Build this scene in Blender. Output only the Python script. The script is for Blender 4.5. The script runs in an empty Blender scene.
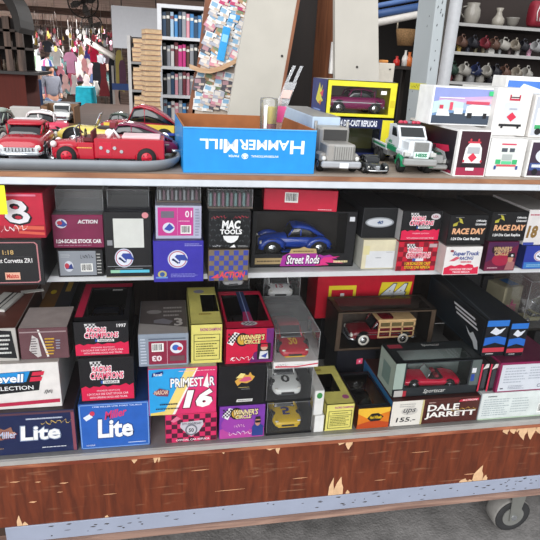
import bpy, bmesh, math, random
from mathutils import Vector, Matrix
random.seed(7)
SC = bpy.context.scene
COL = SC.collection
PI = math.pi
ZT, ZM, ZB = 1.026, 0.808, 0.418          # counter top, middle shelf, bottom shelf

# ------------------------------------------------------------------ camera
AX = Vector((0.98214146, -0.18095853, 0.05149925))
AY = Vector((-0.01665823, -0.35628506, -0.9342288))
AZ = Vector((0.18740508, 0.91668695, -0.35293678))
CAM = Vector((0, -1.0, 1.22))
cd = bpy.data.cameras.new('camera'); cd.sensor_width = 36; cd.lens = 36; cd.clip_start = .02; cd.clip_end = 200
cam = bpy.data.objects.new('camera', cd); COL.objects.link(cam)
mw = Matrix.Identity(4)
for i in range(3):
    mw[i][0] = AX[i]; mw[i][1] = -AY[i]; mw[i][2] = -AZ[i]; mw[i][3] = CAM[i]
cam.matrix_world = mw
SC.camera = cam

def ray(px, py): return AX*(px-270) + AY*(py-270) + AZ*540
def at_y(px, py, y):
    d = ray(px, py); return CAM + d*((y-CAM.y)/d.y)
def at_z(px, py, z):
    d = ray(px, py); return CAM + d*((z-CAM.z)/d.z)

# ------------------------------------------------------------------ materials
MATS = {}
def lin(h):
    h = h.lstrip('#'); v = [int(h[i:i+2], 16)/255 for i in (0, 2, 4)]
    return tuple(((c/12.92) if c <= .04045 else ((c+.055)/1.055)**2.4) for c in v)
def M(h, rough=.5, metal=0., noise=.06, emit=0., spec=.4, scale=40.):
    k = (h, rough, metal, noise, emit, spec, scale)
    if k in MATS: return MATS[k]
    m = bpy.data.materials.new('surface_' + h); m.use_nodes = True
    nt = m.node_tree; b = nt.nodes['Principled BSDF']
    c = lin(h)
    b.inputs['Roughness'].default_value = rough; b.inputs['Metallic'].default_value = metal
    b.inputs['Specular IOR Level'].default_value = spec
    if noise:
        tc = nt.nodes.new('ShaderNodeTexCoord'); n = nt.nodes.new('ShaderNodeTexNoise')
        n.inputs['Scale'].default_value = scale; n.inputs['Detail'].default_value = 4
        r = nt.nodes.new('ShaderNodeValToRGB')
        r.color_ramp.elements[0].position = .3; r.color_ramp.elements[1].position = .7
        r.color_ramp.elements[0].color = tuple(x*(1-noise) for x in c) + (1,)
        r.color_ramp.elements[1].color = tuple(min(1, x*(1+noise)) for x in c) + (1,)
        nt.links.new(tc.outputs['Object'], n.inputs['Vector']); nt.links.new(n.outputs['Fac'], r.inputs['Fac'])
        nt.links.new(r.outputs['Color'], b.inputs['Base Color'])
    else:
        b.inputs['Base Color'].default_value = c + (1,)
    if emit:
        b.inputs['Emission Color'].default_value = c + (1,); b.inputs['Emission Strength'].default_value = emit
    MATS[k] = m; return m
def clear(name='clear_plastic', tint='ffffff', ior=1.4, rough=.03, haze=0.):
    k = (name, tint, ior, rough, haze)
    if k in MATS: return MATS[k]
    m = bpy.data.materials.new(name); m.use_nodes = True; nt = m.node_tree
    nt.nodes.remove(nt.nodes['Principled BSDF']); out = nt.nodes['Material Output']
    t = nt.nodes.new('ShaderNodeBsdfTransparent'); t.inputs['Color'].default_value = lin(tint) + (1,)
    g = nt.nodes.new('ShaderNodeBsdfGlossy'); g.inputs['Roughness'].default_value = rough
    fr = nt.nodes.new('ShaderNodeFresnel'); fr.inputs['IOR'].default_value = ior
    mx = nt.nodes.new('ShaderNodeMixShader')
    nt.links.new(fr.outputs[0], mx.inputs[0]); nt.links.new(t.outputs[0], mx.inputs[1]); nt.links.new(g.outputs[0], mx.inputs[2])
    last = mx
    if haze:
        d = nt.nodes.new('ShaderNodeBsdfDiffuse'); d.inputs['Color'].default_value = (.8, .82, .84, 1)
        m2 = nt.nodes.new('ShaderNodeMixShader'); m2.inputs[0].default_value = haze
        nt.links.new(mx.outputs[0], m2.inputs[1]); nt.links.new(d.outputs[0], m2.inputs[2]); last = m2
    nt.links.new(last.outputs[0], out.inputs['Surface'])
    MATS[k] = m; return m
def wood(name, c0, c1, axis='Z', scale=6., rough=.45, c2=None, stretch=14., bump=.1):
    m = bpy.data.materials.new(name); m.use_nodes = True; nt = m.node_tree; b = nt.nodes['Principled BSDF']
    tc = nt.nodes.new('ShaderNodeTexCoord'); mp = nt.nodes.new('ShaderNodeMapping')
    s = {'X': (1, stretch, stretch), 'Y': (stretch, 1, stretch), 'Z': (stretch, stretch, 1)}[axis]
    mp.inputs['Scale'].default_value = s
    n = nt.nodes.new('ShaderNodeTexNoise'); n.inputs['Scale'].default_value = scale; n.inputs['Detail'].default_value = 8
    n.inputs['Distortion'].default_value = .6
    r = nt.nodes.new('ShaderNodeValToRGB')
    r.color_ramp.elements[0].position = .35; r.color_ramp.elements[1].position = .65
    r.color_ramp.elements[0].color = lin(c0) + (1,); r.color_ramp.elements[1].color = lin(c1) + (1,)
    if c2:
        e = r.color_ramp.elements.new(.86); e.color = lin(c2) + (1,)
    nt.links.new(tc.outputs['Object'], mp.inputs['Vector']); nt.links.new(mp.outputs[0], n.inputs['Vector'])
    nt.links.new(n.outputs['Fac'], r.inputs['Fac']); nt.links.new(r.outputs['Color'], b.inputs['Base Color'])
    bp = nt.nodes.new('ShaderNodeBump'); bp.inputs['Strength'].default_value = bump; bp.inputs['Distance'].default_value = .002
    nt.links.new(n.outputs['Fac'], bp.inputs['Height']); nt.links.new(bp.outputs[0], b.inputs['Normal'])
    b.inputs['Roughness'].default_value = rough
    return m
CLEAR = clear()
BLACK = M('101114', .35)
CHROME = M('c9ccd0', .22, .9, 0)
DARKGLASS = M('14161a', .08, 0, 0, 0, .8)
TYRE = M('161616', .7)
WHITE = M('eceae6', .45)

# ------------------------------------------------------------------ mesh builder
TXT = {}
def text_mesh(s, bold=0.):
    k = (s, bold)
    if k in TXT: return TXT[k]
    cu = bpy.data.curves.new('lettering', 'FONT'); cu.body = s; cu.resolution_u = 2; cu.offset = bold; cu.size = 1
    ob = bpy.data.objects.new('lettering', cu); COL.objects.link(ob)
    dg = bpy.context.evaluated_depsgraph_get(); dg.update()
    me = ob.evaluated_get(dg).to_mesh()
    vs = [(v.co.x, v.co.y) for v in me.vertices]; fs = [tuple(p.vertices) for p in me.polygons]
    ob.evaluated_get(dg).to_mesh_clear()
    bpy.data.objects.remove(ob); bpy.data.curves.remove(cu)
    TXT[k] = (vs, fs); return TXT[k]

class MB:
    def __init__(self): self.v = []; self.f = []; self.mi = []; self.sm = []; self.mats = []
    def mat(self, m):
        if m not in self.mats: self.mats.append(m)
        return self.mats.index(m)
    def add(self, vs, fs, m, smooth=False):
        o = len(self.v); self.v += [tuple(p) for p in vs]; i = self.mat(m)
        for f in fs: self.f.append(tuple(o+k for k in f)); self.mi.append(i); self.sm.append(smooth)
        return self
    def box(self, x0, x1, y0, y1, z0, z1, m, bev=0.):
        bev = min(bev, .3*min(abs(x1-x0), abs(y1-y0), abs(z1-z0)))
        if bev:
            bm = bmesh.new(); bmesh.ops.create_cube(bm, size=1)
            for p in bm.verts: p.co = ((x0+x1)/2+p.co.x*(x1-x0), (y0+y1)/2+p.co.y*(y1-y0), (z0+z1)/2+p.co.z*(z1-z0))
            bmesh.ops.bevel(bm, geom=bm.edges[:], offset=bev, segments=1, affect='EDGES')
            bm.verts.index_update()
            self.add([p.co[:] for p in bm.verts], [[q.index for q in f.verts] for f in bm.faces], m); bm.free(); return self
        vs = [(x, y, z) for z in (z0, z1) for y in (y0, y1) for x in (x0, x1)]
        return self.add(vs, [(0, 2, 3, 1), (4, 5, 7, 6), (0, 1, 5, 4), (2, 6, 7, 3), (0, 4, 6, 2), (1, 3, 7, 5)], m)
    def obox(self, c, sx, sy, sz, mtx, m):
        vs = [Vector(c) + mtx @ Vector((x*sx/2, y*sy/2, z*sz/2)) for z in (-1, 1) for y in (-1, 1) for x in (-1, 1)]
        return self.add(vs, [(0, 2, 3, 1), (4, 5, 7, 6), (0, 1, 5, 4), (2, 6, 7, 3), (0, 4, 6, 2), (1, 3, 7, 5)], m)
    def prism(self, pts, d0, d1, m, axis='y'):
        n = len(pts)
        def w(p, d):
            return {'y': (p[0], d, p[1]), 'x': (d, p[0], p[1]), 'z': (p[0], p[1], d)}[axis]
        vs = [w(p, d0) for p in pts] + [w(p, d1) for p in pts]
        fs = [tuple(range(n)), tuple(range(2*n-1, n-1, -1))] + [(i, n+i, n+(i+1) % n, (i+1) % n) for i in range(n)]
        return self.add(vs, fs, m)
    def rings(self, rings, m, caps=True, smooth=True, closed=False):
        n = len(rings[0]); vs = [p for r in rings for p in r]; fs = []
        R = len(rings)
        for i in range(R if closed else R-1):
            j = (i+1) % R
            for k in range(n): fs.append((i*n+k, i*n+(k+1) % n, j*n+(k+1) % n, j*n+k))
        if caps and not closed: fs += [tuple(range(n-1, -1, -1)), tuple((R-1)*n+k for k in range(n))]
        return self.add(vs, fs, m, smooth)
    def cyl(self, c, r, h, m, axis='z', seg=20, r2=None, smooth=True):
        r2 = r if r2 is None else r2; c = Vector(c); R = []
        for t, rr in ((0, r), (h, r2)):
            ring = []
            for k in range(seg):
                a = 2*PI*k/seg; u, v = rr*math.cos(a), rr*math.sin(a)
                ring.append(c + Vector({'z': (u, v, t), 'y': (u, t, v), 'x': (t, u, v)}[axis]))
            R.append(ring)
        n = seg; vs = R[0]+R[1]
        o = len(self.v); self.add(vs, [(k, (k+1) % n, n+(k+1) % n, n+k) for k in range(n)], m, smooth)
        return self.add(vs, [tuple(range(n-1, -1, -1)), tuple(range(n, 2*n))], m)
    def lathe(self, prof, c, m, seg=20, axis='z'):
        c = Vector(c); R = []
        for r, h in prof:
            ring = []
            for k in range(seg):
                a = 2*PI*k/seg; u, v = r*math.cos(a), r*math.sin(a)
                ring.append(c + Vector({'z': (u, v, h), 'y': (u, h, v), 'x': (h, u, v)}[axis]))
            R.append(ring)
        return self.rings(R, m)
    def tube(self, pts, r, m, seg=8, closed=False):
        pts = [Vector(p) for p in pts]; R = []; n = len(pts)
        for i, p in enumerate(pts):
            a = pts[(i-1) % n] if (closed or i > 0) else p; b = pts[(i+1) % n] if (closed or i < n-1) else p
            t = (b-a).normalized(); up = Vector((0, 0, 1)) if abs(t.z) < .9 else Vector((1, 0, 0))
            s = t.cross(up).normalized(); u = s.cross(t)
            R.append([p + s*r*math.cos(2*PI*k/seg) + u*r*math.sin(2*PI*k/seg) for k in range(seg)])
        return self.rings(R, m, True, True, closed)
    def torus(self, c, R, r, m, axis='z', seg=24, s2=8):
        c = Vector(c); pts = []
        for k in range(seg):
            a = 2*PI*k/seg; u, v = R*math.cos(a), R*math.sin(a)
            pts.append(c + Vector({'z': (u, v, 0), 'y': (u, 0, v), 'x': (0, u, v)}[axis]))
        return self.tube(pts, r, m, s2, True)
    def loft(self, st, m, n=18, e=3.2):
        """stations (x, half width, z0, z1[, exponent]) along x"""
        R = []
        for s in st:
            x, hw, z0, z1 = s[:4]; ee = s[4] if len(s) > 4 else e; ring = []
            for k in range(n):
                a = 2*PI*k/n; ca, sa = math.cos(a), math.sin(a)
                ring.append((x, hw*math.copysign(abs(ca)**(2/ee), ca), (z0+z1)/2+(z1-z0)/2*math.copysign(abs(sa)**(2/ee), sa)))
            R.append(ring)
        return self.rings(R, m)
    def ball(self, c, r, m, sx=1, sy=1, sz=1, seg=14, rg=8):
        R = []
        for i in range(rg+1):
            p = -PI/2 + PI*(i+.02)/(rg+.04); R.append([(c[0]+sx*r*math.cos(p)*math.cos(2*PI*k/seg), c[1]+sy*r*math.cos(p)*math.sin(2*PI*k/seg), c[2]+sz*r*math.sin(p)) for k in range(seg)])
        return self.rings(R, m)
    def xf(self, mtx):
        self.v = [tuple(mtx @ Vector(p)) for p in self.v]; return self
    def mesh(self, name):
        me = bpy.data.meshes.new(name); me.from_pydata(self.v, [], self.f)
        for m in self.mats: me.materials.append(m)
        me.polygons.foreach_set('material_index', self.mi); me.polygons.foreach_set('use_smooth', self.sm)
        me.update(); return me
    def build(self, name, parent=None, loc=(0, 0, 0), rz=0.):
        o = bpy.data.objects.new(name, self.mesh(name)); COL.objects.link(o)
        o.location = loc; o.rotation_euler = (0, 0, rz)
        if parent: o.parent = parent
        return o

def tag(o, label=None, cat=None, group=None, kind=None):
    if label: o['label'] = label
    if cat: o['category'] = cat
    if group: o['group'] = group
    if kind: o['kind'] = kind
    return o
def empty(name, label, cat, loc=(0, 0, 0), rz=0., group=None):
    o = bpy.data.objects.new(name, None); COL.objects.link(o); o.empty_display_size = .05
    o.location = loc; o.rotation_euler = (0, 0, rz)
    return tag(o, label, cat, group)
def dup(o, loc=None, rz=None, label=None, group=None):
    c = o.copy(); COL.objects.link(c)
    if loc is not None: c.location = loc
    if rz is not None: c.rotation_euler = (0, 0, rz)
    if label: c['label'] = label
    if group: c['group'] = group
    for ch in list(o.children):
        k = ch.copy(); COL.objects.link(k); k.parent = c
        for g in list(ch.children):
            q = g.copy(); COL.objects.link(q); q.parent = k
    return c

# ------------------------------------------------------------------ printing on faces
class Face:
    """printed marks on one face: map(u, v, off) gives a point in the thing's own space; w, h are the face's size"""
    def __init__(self, mb, fmap, w, h): self.mb = mb; self.map = fmap; self.w = w; self.h = h; self.n = 1
    def _off(self): self.n += 1; return .00016*self.n
    def poly(self, pts, m):
        o = self._off(); self.mb.add([self.map(u, v, o) for u, v in pts], [tuple(range(len(pts)))], m)
    def ell(self, cu, cv, ru, rv, m, seg=24):
        self.poly([(cu+ru*math.cos(2*PI*k/seg), cv+rv*math.sin(2*PI*k/seg)) for k in range(seg)], m)
    def rect(self, u0, v0, u1, v1, m): self.poly([(u0, v0), (u1, v0), (u1, v1), (u0, v1)], m)
    def text(self, s, u0, v0, u1, v1, m, bold=.0, shear=0., rot=False, ang=0.):
        vs, fs = text_mesh(s, bold)
        if not vs: return
        vs = [(x+shear*y, y) for x, y in vs]
        x0 = min(x for x, y in vs); x1 = max(x for x, y in vs); y0 = min(y for x, y in vs); y1 = max(y for x, y in vs)
        o = self._off(); P = []
        for x, y in vs:
            a = (x-x0)/max(1e-6, x1-x0); b = (y-y0)/max(1e-6, y1-y0)
            if rot: a, b = 1-a, 1-b
            u, v = u0+(u1-u0)*a, v0+(v1-v0)*b
            if ang: v += math.tan(ang)*(u-(u0+u1)/2)*self.w/self.h
            P.append(self.map(u, v, o))
        self.mb.add(P, fs, m)

def paint(face, ops):
    R = random.Random(len(ops)*31+5)
    for op in ops:
        k, a = op[0], op[1:]
        c = lambda h: h if not isinstance(h, str) else M(h, .4, 0, .04)
        if k == 'r': face.rect(*a[:4], c(a[4]))
        elif k == 'p': face.poly(a[0], c(a[1]))
        elif k == 'e': face.ell(*a[:4], c(a[4]))
        elif k == 't': face.text(a[0], a[1], a[2], a[3], a[4], c(a[5]), *(a[6:]))
        elif k == 'o':                                   # outlined lettering: text, rect, fill, outline, bold, extra, shear
            s, u0, v0, u1, v1, fill, line, bold, ex, sh = a
            face.text(s, u0-.012, v0-.02, u1+.012, v1+.02, c(line), bold+ex, sh); face.text(s, u0, v0, u1, v1, c(fill), bold, sh)
        elif k == 'c':                                   # checker
            u0, v0, u1, v1, nx, ny, col = a; o = face._off(); vs, fs = [], []
            for i in range(nx):
                for j in range(ny):
                    if (i+j) % 2: continue
                    q = len(vs); A = lambda x, y: face.map(u0+(u1-u0)*x/nx, v0+(v1-v0)*y/ny, o)
                    vs += [A(i, j), A(i+1, j), A(i+1, j+1), A(i, j+1)]; fs.append((q, q+1, q+2, q+3))
            face.mb.add(vs, fs, c(col))
        elif k == 'b':                                   # barcode
            u0, v0, u1, v1 = a[:4]; face.rect(u0, v0, u1, v1, c('f2f2ee')); o = face._off(); x = u0+(u1-u0)*.08; vs, fs = [], []
            while x < u1-(u1-u0)*.1:
                w = (u1-u0)*R.choice((.03, .05, .07)); q = len(vs)
                vs += [face.map(x, v0+(v1-v0)*.15, o), face.map(x+w, v0+(v1-v0)*.15, o), face.map(x+w, v1-(v1-v0)*.1, o), face.map(x, v1-(v1-v0)*.1, o)]
                fs.append((q, q+1, q+2, q+3)); x += w+(u1-u0)*R.choice((.03, .05))
            face.mb.add(vs, fs, c('202024'))
        elif k == 'l':                                   # rows of small print
            u0, v0, u1, v1, n, col = a; o = face._off(); vs, fs = [], []
            for i in range(n):
                y = v1-(v1-v0)*(i+.3)/n; h = (v1-v0)/n*.42; x = u0; e = u1-(u1-u0)*R.random()*.25
                while x < e:
                    w = (u1-u0)*R.uniform(.05, .14); w = min(w, e-x); q = len(vs)
                    vs += [face.map(x, y-h, o), face.map(x+w, y-h, o), face.map(x+w, y, o), face.map(x, y, o)]; fs.append((q, q+1, q+2, q+3)); x += w+(u1-u0)*.02
            face.mb.add(vs, fs, c(col))
        elif k == 's':                                   # a pen scrawl
            u0, v0, u1, v1, col = a[:5]; o = face._off(); n = 40; vs, fs = [], []; ph = R.random()*6; hw = (v1-v0)*.055
            P = []
            for i in range(n+1):
                t = i/n; amp = (v1-v0)*.5*(.45+.55*abs(math.sin(t*5.3+ph))); P.append((u0+(u1-u0)*(t+.035*math.sin(t*37+ph)), (v0+v1)/2+(v1-v0)*.08*t+amp*.8*math.sin(t*29+ph)))
            for i, (u, v) in enumerate(P):
                vs += [face.map(u-hw*.5*face.h/face.w, v-hw, o), face.map(u+hw*.5*face.h/face.w, v+hw, o)]
                if i: q = 2*i; fs.append((q-2, q, q+1, q-1))
            face.mb.add(vs, fs, c(col))
        elif k == 'k':                                   # frame line
            u0, v0, u1, v1, t, col = a; tv = t*face.w/face.h
            o = face._off(); vs, fs = [], []
            for r in ((u0, v0, u1, v0+tv), (u0, v1-tv, u1, v1), (u0, v0, u0+t, v1), (u1-t, v0, u1, v1)):
                q = len(vs); vs += [face.map(r[0], r[1], o), face.map(r[2], r[1], o), face.map(r[2], r[3], o), face.map(r[0], r[3], o)]; fs.append((q, q+1, q+2, q+3))
            face.mb.add(vs, fs, c(col))

def faces(mb, w, d, h):
    return {'front': Face(mb, lambda u, v, o: (u*w-w/2, -o, v*h), w, h),
            'left': Face(mb, lambda u, v, o: (-w/2-o, d*(1-u), v*h), d, h),
            'right': Face(mb, lambda u, v, o: (w/2+o, d*u, v*h), d, h),
            'top': Face(mb, lambda u, v, o: (u*w-w/2, d*v, h+o), w, d)}

REG = {}
def place(px, rest, y0=None, nudge=0.):
    """front-face pixel rectangle (xl, xr, yt, yb) -> centre x, front y, rest z, width, height"""
    xl, xr, yt, yb = px; xm = (xl+xr)/2
    if y0 is None: y0 = max(.012, at_z(xm, yb, rest).y) + nudge
    else: rest = rest if rest is not None else at_y(xm, yb, y0).z
    a = at_y(xl, (yt+yb)/2, y0); b = at_y(xr, (yt+yb)/2, y0)
    if rest < ZB: rest = ZB
    h = at_y(xm, yt, y0).z - rest
    if rest < ZM-.05: h = min(h, ZM-.0135-rest)
    elif rest < ZT-.05: h = min(h, ZT-.0275-rest)
    return (a.x+b.x)/2, y0, rest, b.x-a.x, h

def carton(key, label, px, rest, depth, col, deco=None, top=None, side=None, y0=None, yaw=0., name='model_car_box', cat='box', group=None, h=None, rough=.4):
    """a closed card box, printed; one mesh"""
    if isinstance(rest, str): rest = REG[rest][4]
    cx, y, z, w, hh = place(px, rest, y0); h = h or hh; depth = min(depth, .541-y) if z < 1 else depth
    w -= .002
    c = lambda k: k if not isinstance(k, str) else M(k, rough, 0, .08)
    mb = MB(); mb.box(-w/2, w/2, 0, depth, 0, h, c(col), .0009)
    F = faces(mb, w, depth, h)
    if top: F['top'].rect(.008, .006, .992, .994, c(top))
    if side:
        F['left'].rect(.006, .012, .994, .988, c(side)); F['right'].rect(.006, .012, .994, .988, c(side))
    for f, ops in (deco or {}).items(): paint(F[f], ops)
    o = mb.build(name, None, (cx, y, z+.0004), math.radians(yaw)); tag(o, label, cat, group)
    REG[key] = (cx, y, w, z, z+h+.0008, depth, h); return o

def window_box(key, label, px, rest, depth, col, win, deco=None, lip=None, inner=None, y0=None, yaw=0., topwin=None, sidewin=None, frame=None, group=None, h=None, side=None, top=None):
    """a card box with a clear window: card body (with printing), window_pane, inner tray; win=(u0,v0,u1,v1) of the front, None if closed"""
    if isinstance(rest, str): rest = REG[rest][4]
    cx, y, z, w, hh = place(px, rest, y0); h = h or hh; depth = min(depth, .541-y) if z < 1 else depth; w -= .002
    m = M(col, .4, 0, .08); mi = M(inner or col, .5, 0, .08); t = .0016
    root = empty('window_box', label, 'box', (cx, y, z+.0004), math.radians(yaw), group)
    mb = MB()
    mb.box(-w/2, w/2, 0, depth, 0, t, m); mb.box(-w/2, w/2, depth-t, depth, t, h, mi)
    mb.box(-w/2, -w/2+t, 0, depth-t, t, h, m); mb.box(w/2-t, w/2, 0, depth-t, t, h, m)
    def plate(fmap, W, H, hole, mm):
        if not hole: hole = None
        u0, v0, u1, v1 = hole
        for r in ((0, 0, 1, v0), (0, v1, 1, 1), (0, v0, u0, v1), (u1, v0, 1, v1)):
            if (r[2]-r[0]) < 1e-4 or (r[3]-r[1]) < 1e-4: continue
            vs = [fmap(r[0], r[1], 0), fmap(r[2], r[1], 0), fmap(r[2], r[3], 0), fmap(r[0], r[3], 0), fmap(r[0], r[1], -t), fmap(r[2], r[1], -t), fmap(r[2], r[3], -t), fmap(r[0], r[3], -t)]
            mb.add(vs, [(0, 1, 2, 3), (7, 6, 5, 4), (0, 4, 5, 1), (1, 5, 6, 2), (2, 6, 7, 3), (3, 7, 4, 0)], mm)
    F = faces(mb, w, depth, h)
    fm = M(frame, .4, 0, .06) if frame else m
    pane = MB()
    if win:
        plate(F['front'].map, w, h, win, fm)
        f = F['front'].map; e = -t*.5; pane.add([f(win[0], win[1], e), f(win[2], win[1], e), f(win[2], win[3], e), f(win[0], win[3], e)], [(0, 1, 2, 3)], CLEAR)
    else: mb.box(-w/2, w/2, 0, t, t, h, fm)
    if topwin:
        plate(F['top'].map, w, depth, topwin, M(top, .4, 0, .06) if top else m)
        f = F['top'].map; e = -t*.5; q = topwin; pane.add([f(q[0], q[1], e), f(q[2], q[1], e), f(q[2], q[3], e), f(q[0], q[3], e)], [(0, 1, 2, 3)], CLEAR)
    else: mb.box(-w/2, w/2, 0, depth, h-t, h, M(top, .4, 0, .06) if top else m)
    if side:
        F['left'].rect(.006, .012, .994, .988, M(side, .4)); F['right'].rect(.006, .012, .994, .988, M(side, .4))
    for k, ops in (deco or {}).items(): paint(F[k], ops)
    mb.build('card_shell', root)
    if pane.v: pane.build('window_pane', root)
    REG[key] = (cx, y, w, z, z+h+.0008, depth, h)
    return root

def acrylic(key, label, px, rest, depth, base='121316', base_h=.009, y0=None, deco=None, haze=.03, yaw=0., top_haze=None):
    if isinstance(rest, str): rest = REG[rest][4]
    cx, y, z, w, h = place(px, rest, y0); w -= .002; depth = min(depth, .541-y) if z < 1 else depth
    root = empty('clear_display_case', label, 'display case', (cx, y, z+.0004), math.radians(yaw))
    mb = MB(); mb.box(-w/2, w/2, 0, depth, 0, base_h, M(base, .3), .001)
    F = faces(mb, w, depth, base_h)
    for k, ops in (deco or {}).items(): paint(F[k], ops)
    mb.build('base', root)
    c = MB(); e = .0015; mm = clear('acrylic', 'ffffff', 1.45, .04, haze)
    a, b, q, s = -w/2+e, w/2-e, e, depth-e
    vs = [(a, q, base_h), (b, q, base_h), (b, s, base_h), (a, s, base_h), (a, q, h), (b, q, h), (b, s, h), (a, s, h)]
    c.add(vs, [(0, 1, 5, 4), (1, 2, 6, 5), (2, 3, 7, 6), (3, 0, 4, 7)], mm); c.add([vs[4], vs[5], vs[6], vs[7]], [(0, 1, 2, 3)], clear('acrylic_top', 'ffffff', 1.45, .04, top_haze if top_haze is not None else haze))
    rim = clear('acrylic_edge', 'e8eeee', 1.5, .1, .35)
    for p0, p1 in ((4, 5), (5, 6), (6, 7), (7, 4), (0, 4), (1, 5)):
        c.tube([vs[p0], vs[p1]], .0006, rim, 4)
    c.build('cover', root)
    REG[key] = (cx, y, w, z, z+h+.0008, depth, h)
    return root
# ------------------------------------------------------------------ model cars (front towards +x)
def wheel_part(name, root, x, y, r, w, tyre=TYRE, hub=CHROME, wall=None):
    s = 1 if y > 0 else -1
    mb = MB(); prof = [(r*.55, -w/2), (r*.93, -w/2), (r, -w*.3), (r, w*.3), (r*.93, w/2), (r*.55, w/2)]
    mb.lathe(prof, (0, 0, 0), tyre, 20, 'y')
    if wall: mb.lathe([(r*.55, s*w*.505), (r*.82, s*w*.53), (r*.82, s*w*.5)], (0, 0, 0), wall, 20, 'y')
    o = mb.build(name, root, (x, y, r))
    h = MB(); h.lathe([(r*.58, s*w*.46), (r*.5, s*w*.56), (r*.2, s*w*.5), (r*.16, s*w*.62), (.0004, s*w*.64)], (0, 0, 0), hub, 16, 'y')
    for k in range(5):
        a = 2*PI*k/5; h.ball((r*.36*math.cos(a), s*w*.54, r*.36*math.sin(a)), r*.07, TYRE, 1, .5, 1, 6, 4)
    h.build('hub_cap', o); return o

STY = {
 'sedan': dict(body=[(-.5, .72, .3, .5), (-.47, .9, .22, .56), (-.3, 1, .18, .6), (0, 1, .16, .61), (.25, 1, .17, .6), (.42, .96, .19, .575), (.48, .9, .22, .54), (.5, .75, .3, .48)],
     glass=[(-.31, .62, .5, .6), (-.22, .8, .5, .88), (-.1, .8, .5, .97), (.08, .78, .5, .95), (.2, .72, .5, .6)], roof=[(-.27, .6, .8, .84), (-.2, .82, .84, .95), (-.1, .84, .9, 1.), (.03, .82, .9, .99), (.11, .74, .88, .93)],
     wx=(.31, -.3), wr=.24),
 'coupe': dict(body=[(-.5, .4, .2, .34), (-.46, .68, .16, .46), (-.36, .82, .15, .58), (-.15, .8, .15, .64), (.05, .72, .15, .64), (.2, .6, .16, .62), (.4, .45, .18, .58), (.49, .3, .2, .5)],
     glass=[(-.3, .55, .5, .66), (-.2, .66, .5, .86), (-.08, .66, .5, .95), (.06, .62, .5, .9), (.12, .58, .5, .64)], roof=[(-.4, .5, .56, .6), (-.3, .66, .6, .78), (-.18, .7, .78, .95), (-.05, .7, .86, 1.), (.05, .66, .88, .95)],
     wx=(.33, -.3), wr=.25, fender=True),
 'stock': dict(body=[(-.5, .88, .2, .56), (-.47, .96, .12, .6), (-.3, 1, .1, .62), (0, .97, .1, .58), (.25, 1, .1, .54), (.42, .97, .09, .47), (.48, .86, .08, .38), (.5, .7, .09, .3)],
     glass=[(-.36, .66, .5, .6), (-.22, .76, .5, .9), (-.08, .76, .5, .97), (.06, .74, .5, .9), (.2, .72, .5, .56)], roof=[(-.25, .66, .84, .88), (-.18, .74, .9, .98), (-.06, .74, .92, 1.), (.04, .7, .9, .95)],
     wx=(.3, -.29), wr=.26),
 'open': dict(body=[(-.5, .7, .25, .5), (-.46, .92, .18, .6), (-.3, 1, .15, .68), (-.1, .98, .14, .6), (.05, .98, .14, .62), (.3, 1, .15, .64), (.44, .92, .17, .54), (.5, .7, .25, .42)],
     glass=None, roof=None, wx=(.3, -.3), wr=.27),
 'fastback': dict(body=[(-.5, .7, .2, .4), (-.45, .9, .16, .5), (-.3, 1, .15, .58), (0, 1, .15, .6), (.25, 1, .16, .6), (.42, .93, .18, .56), (.5, .7, .25, .48)],
     glass=[(-.4, .5, .45, .54), (-.25, .74, .5, .8), (-.08, .78, .5, .95), (.06, .76, .5, .92), (.16, .7, .5, .6)], roof=[(-.45, .5, .5, .53), (-.3, .66, .68, .76), (-.15, .74, .84, .95), (-.02, .76, .9, 1.), (.07, .7, .88, .94)],
     wx=(.31, -.3), wr=.24),
}
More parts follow.
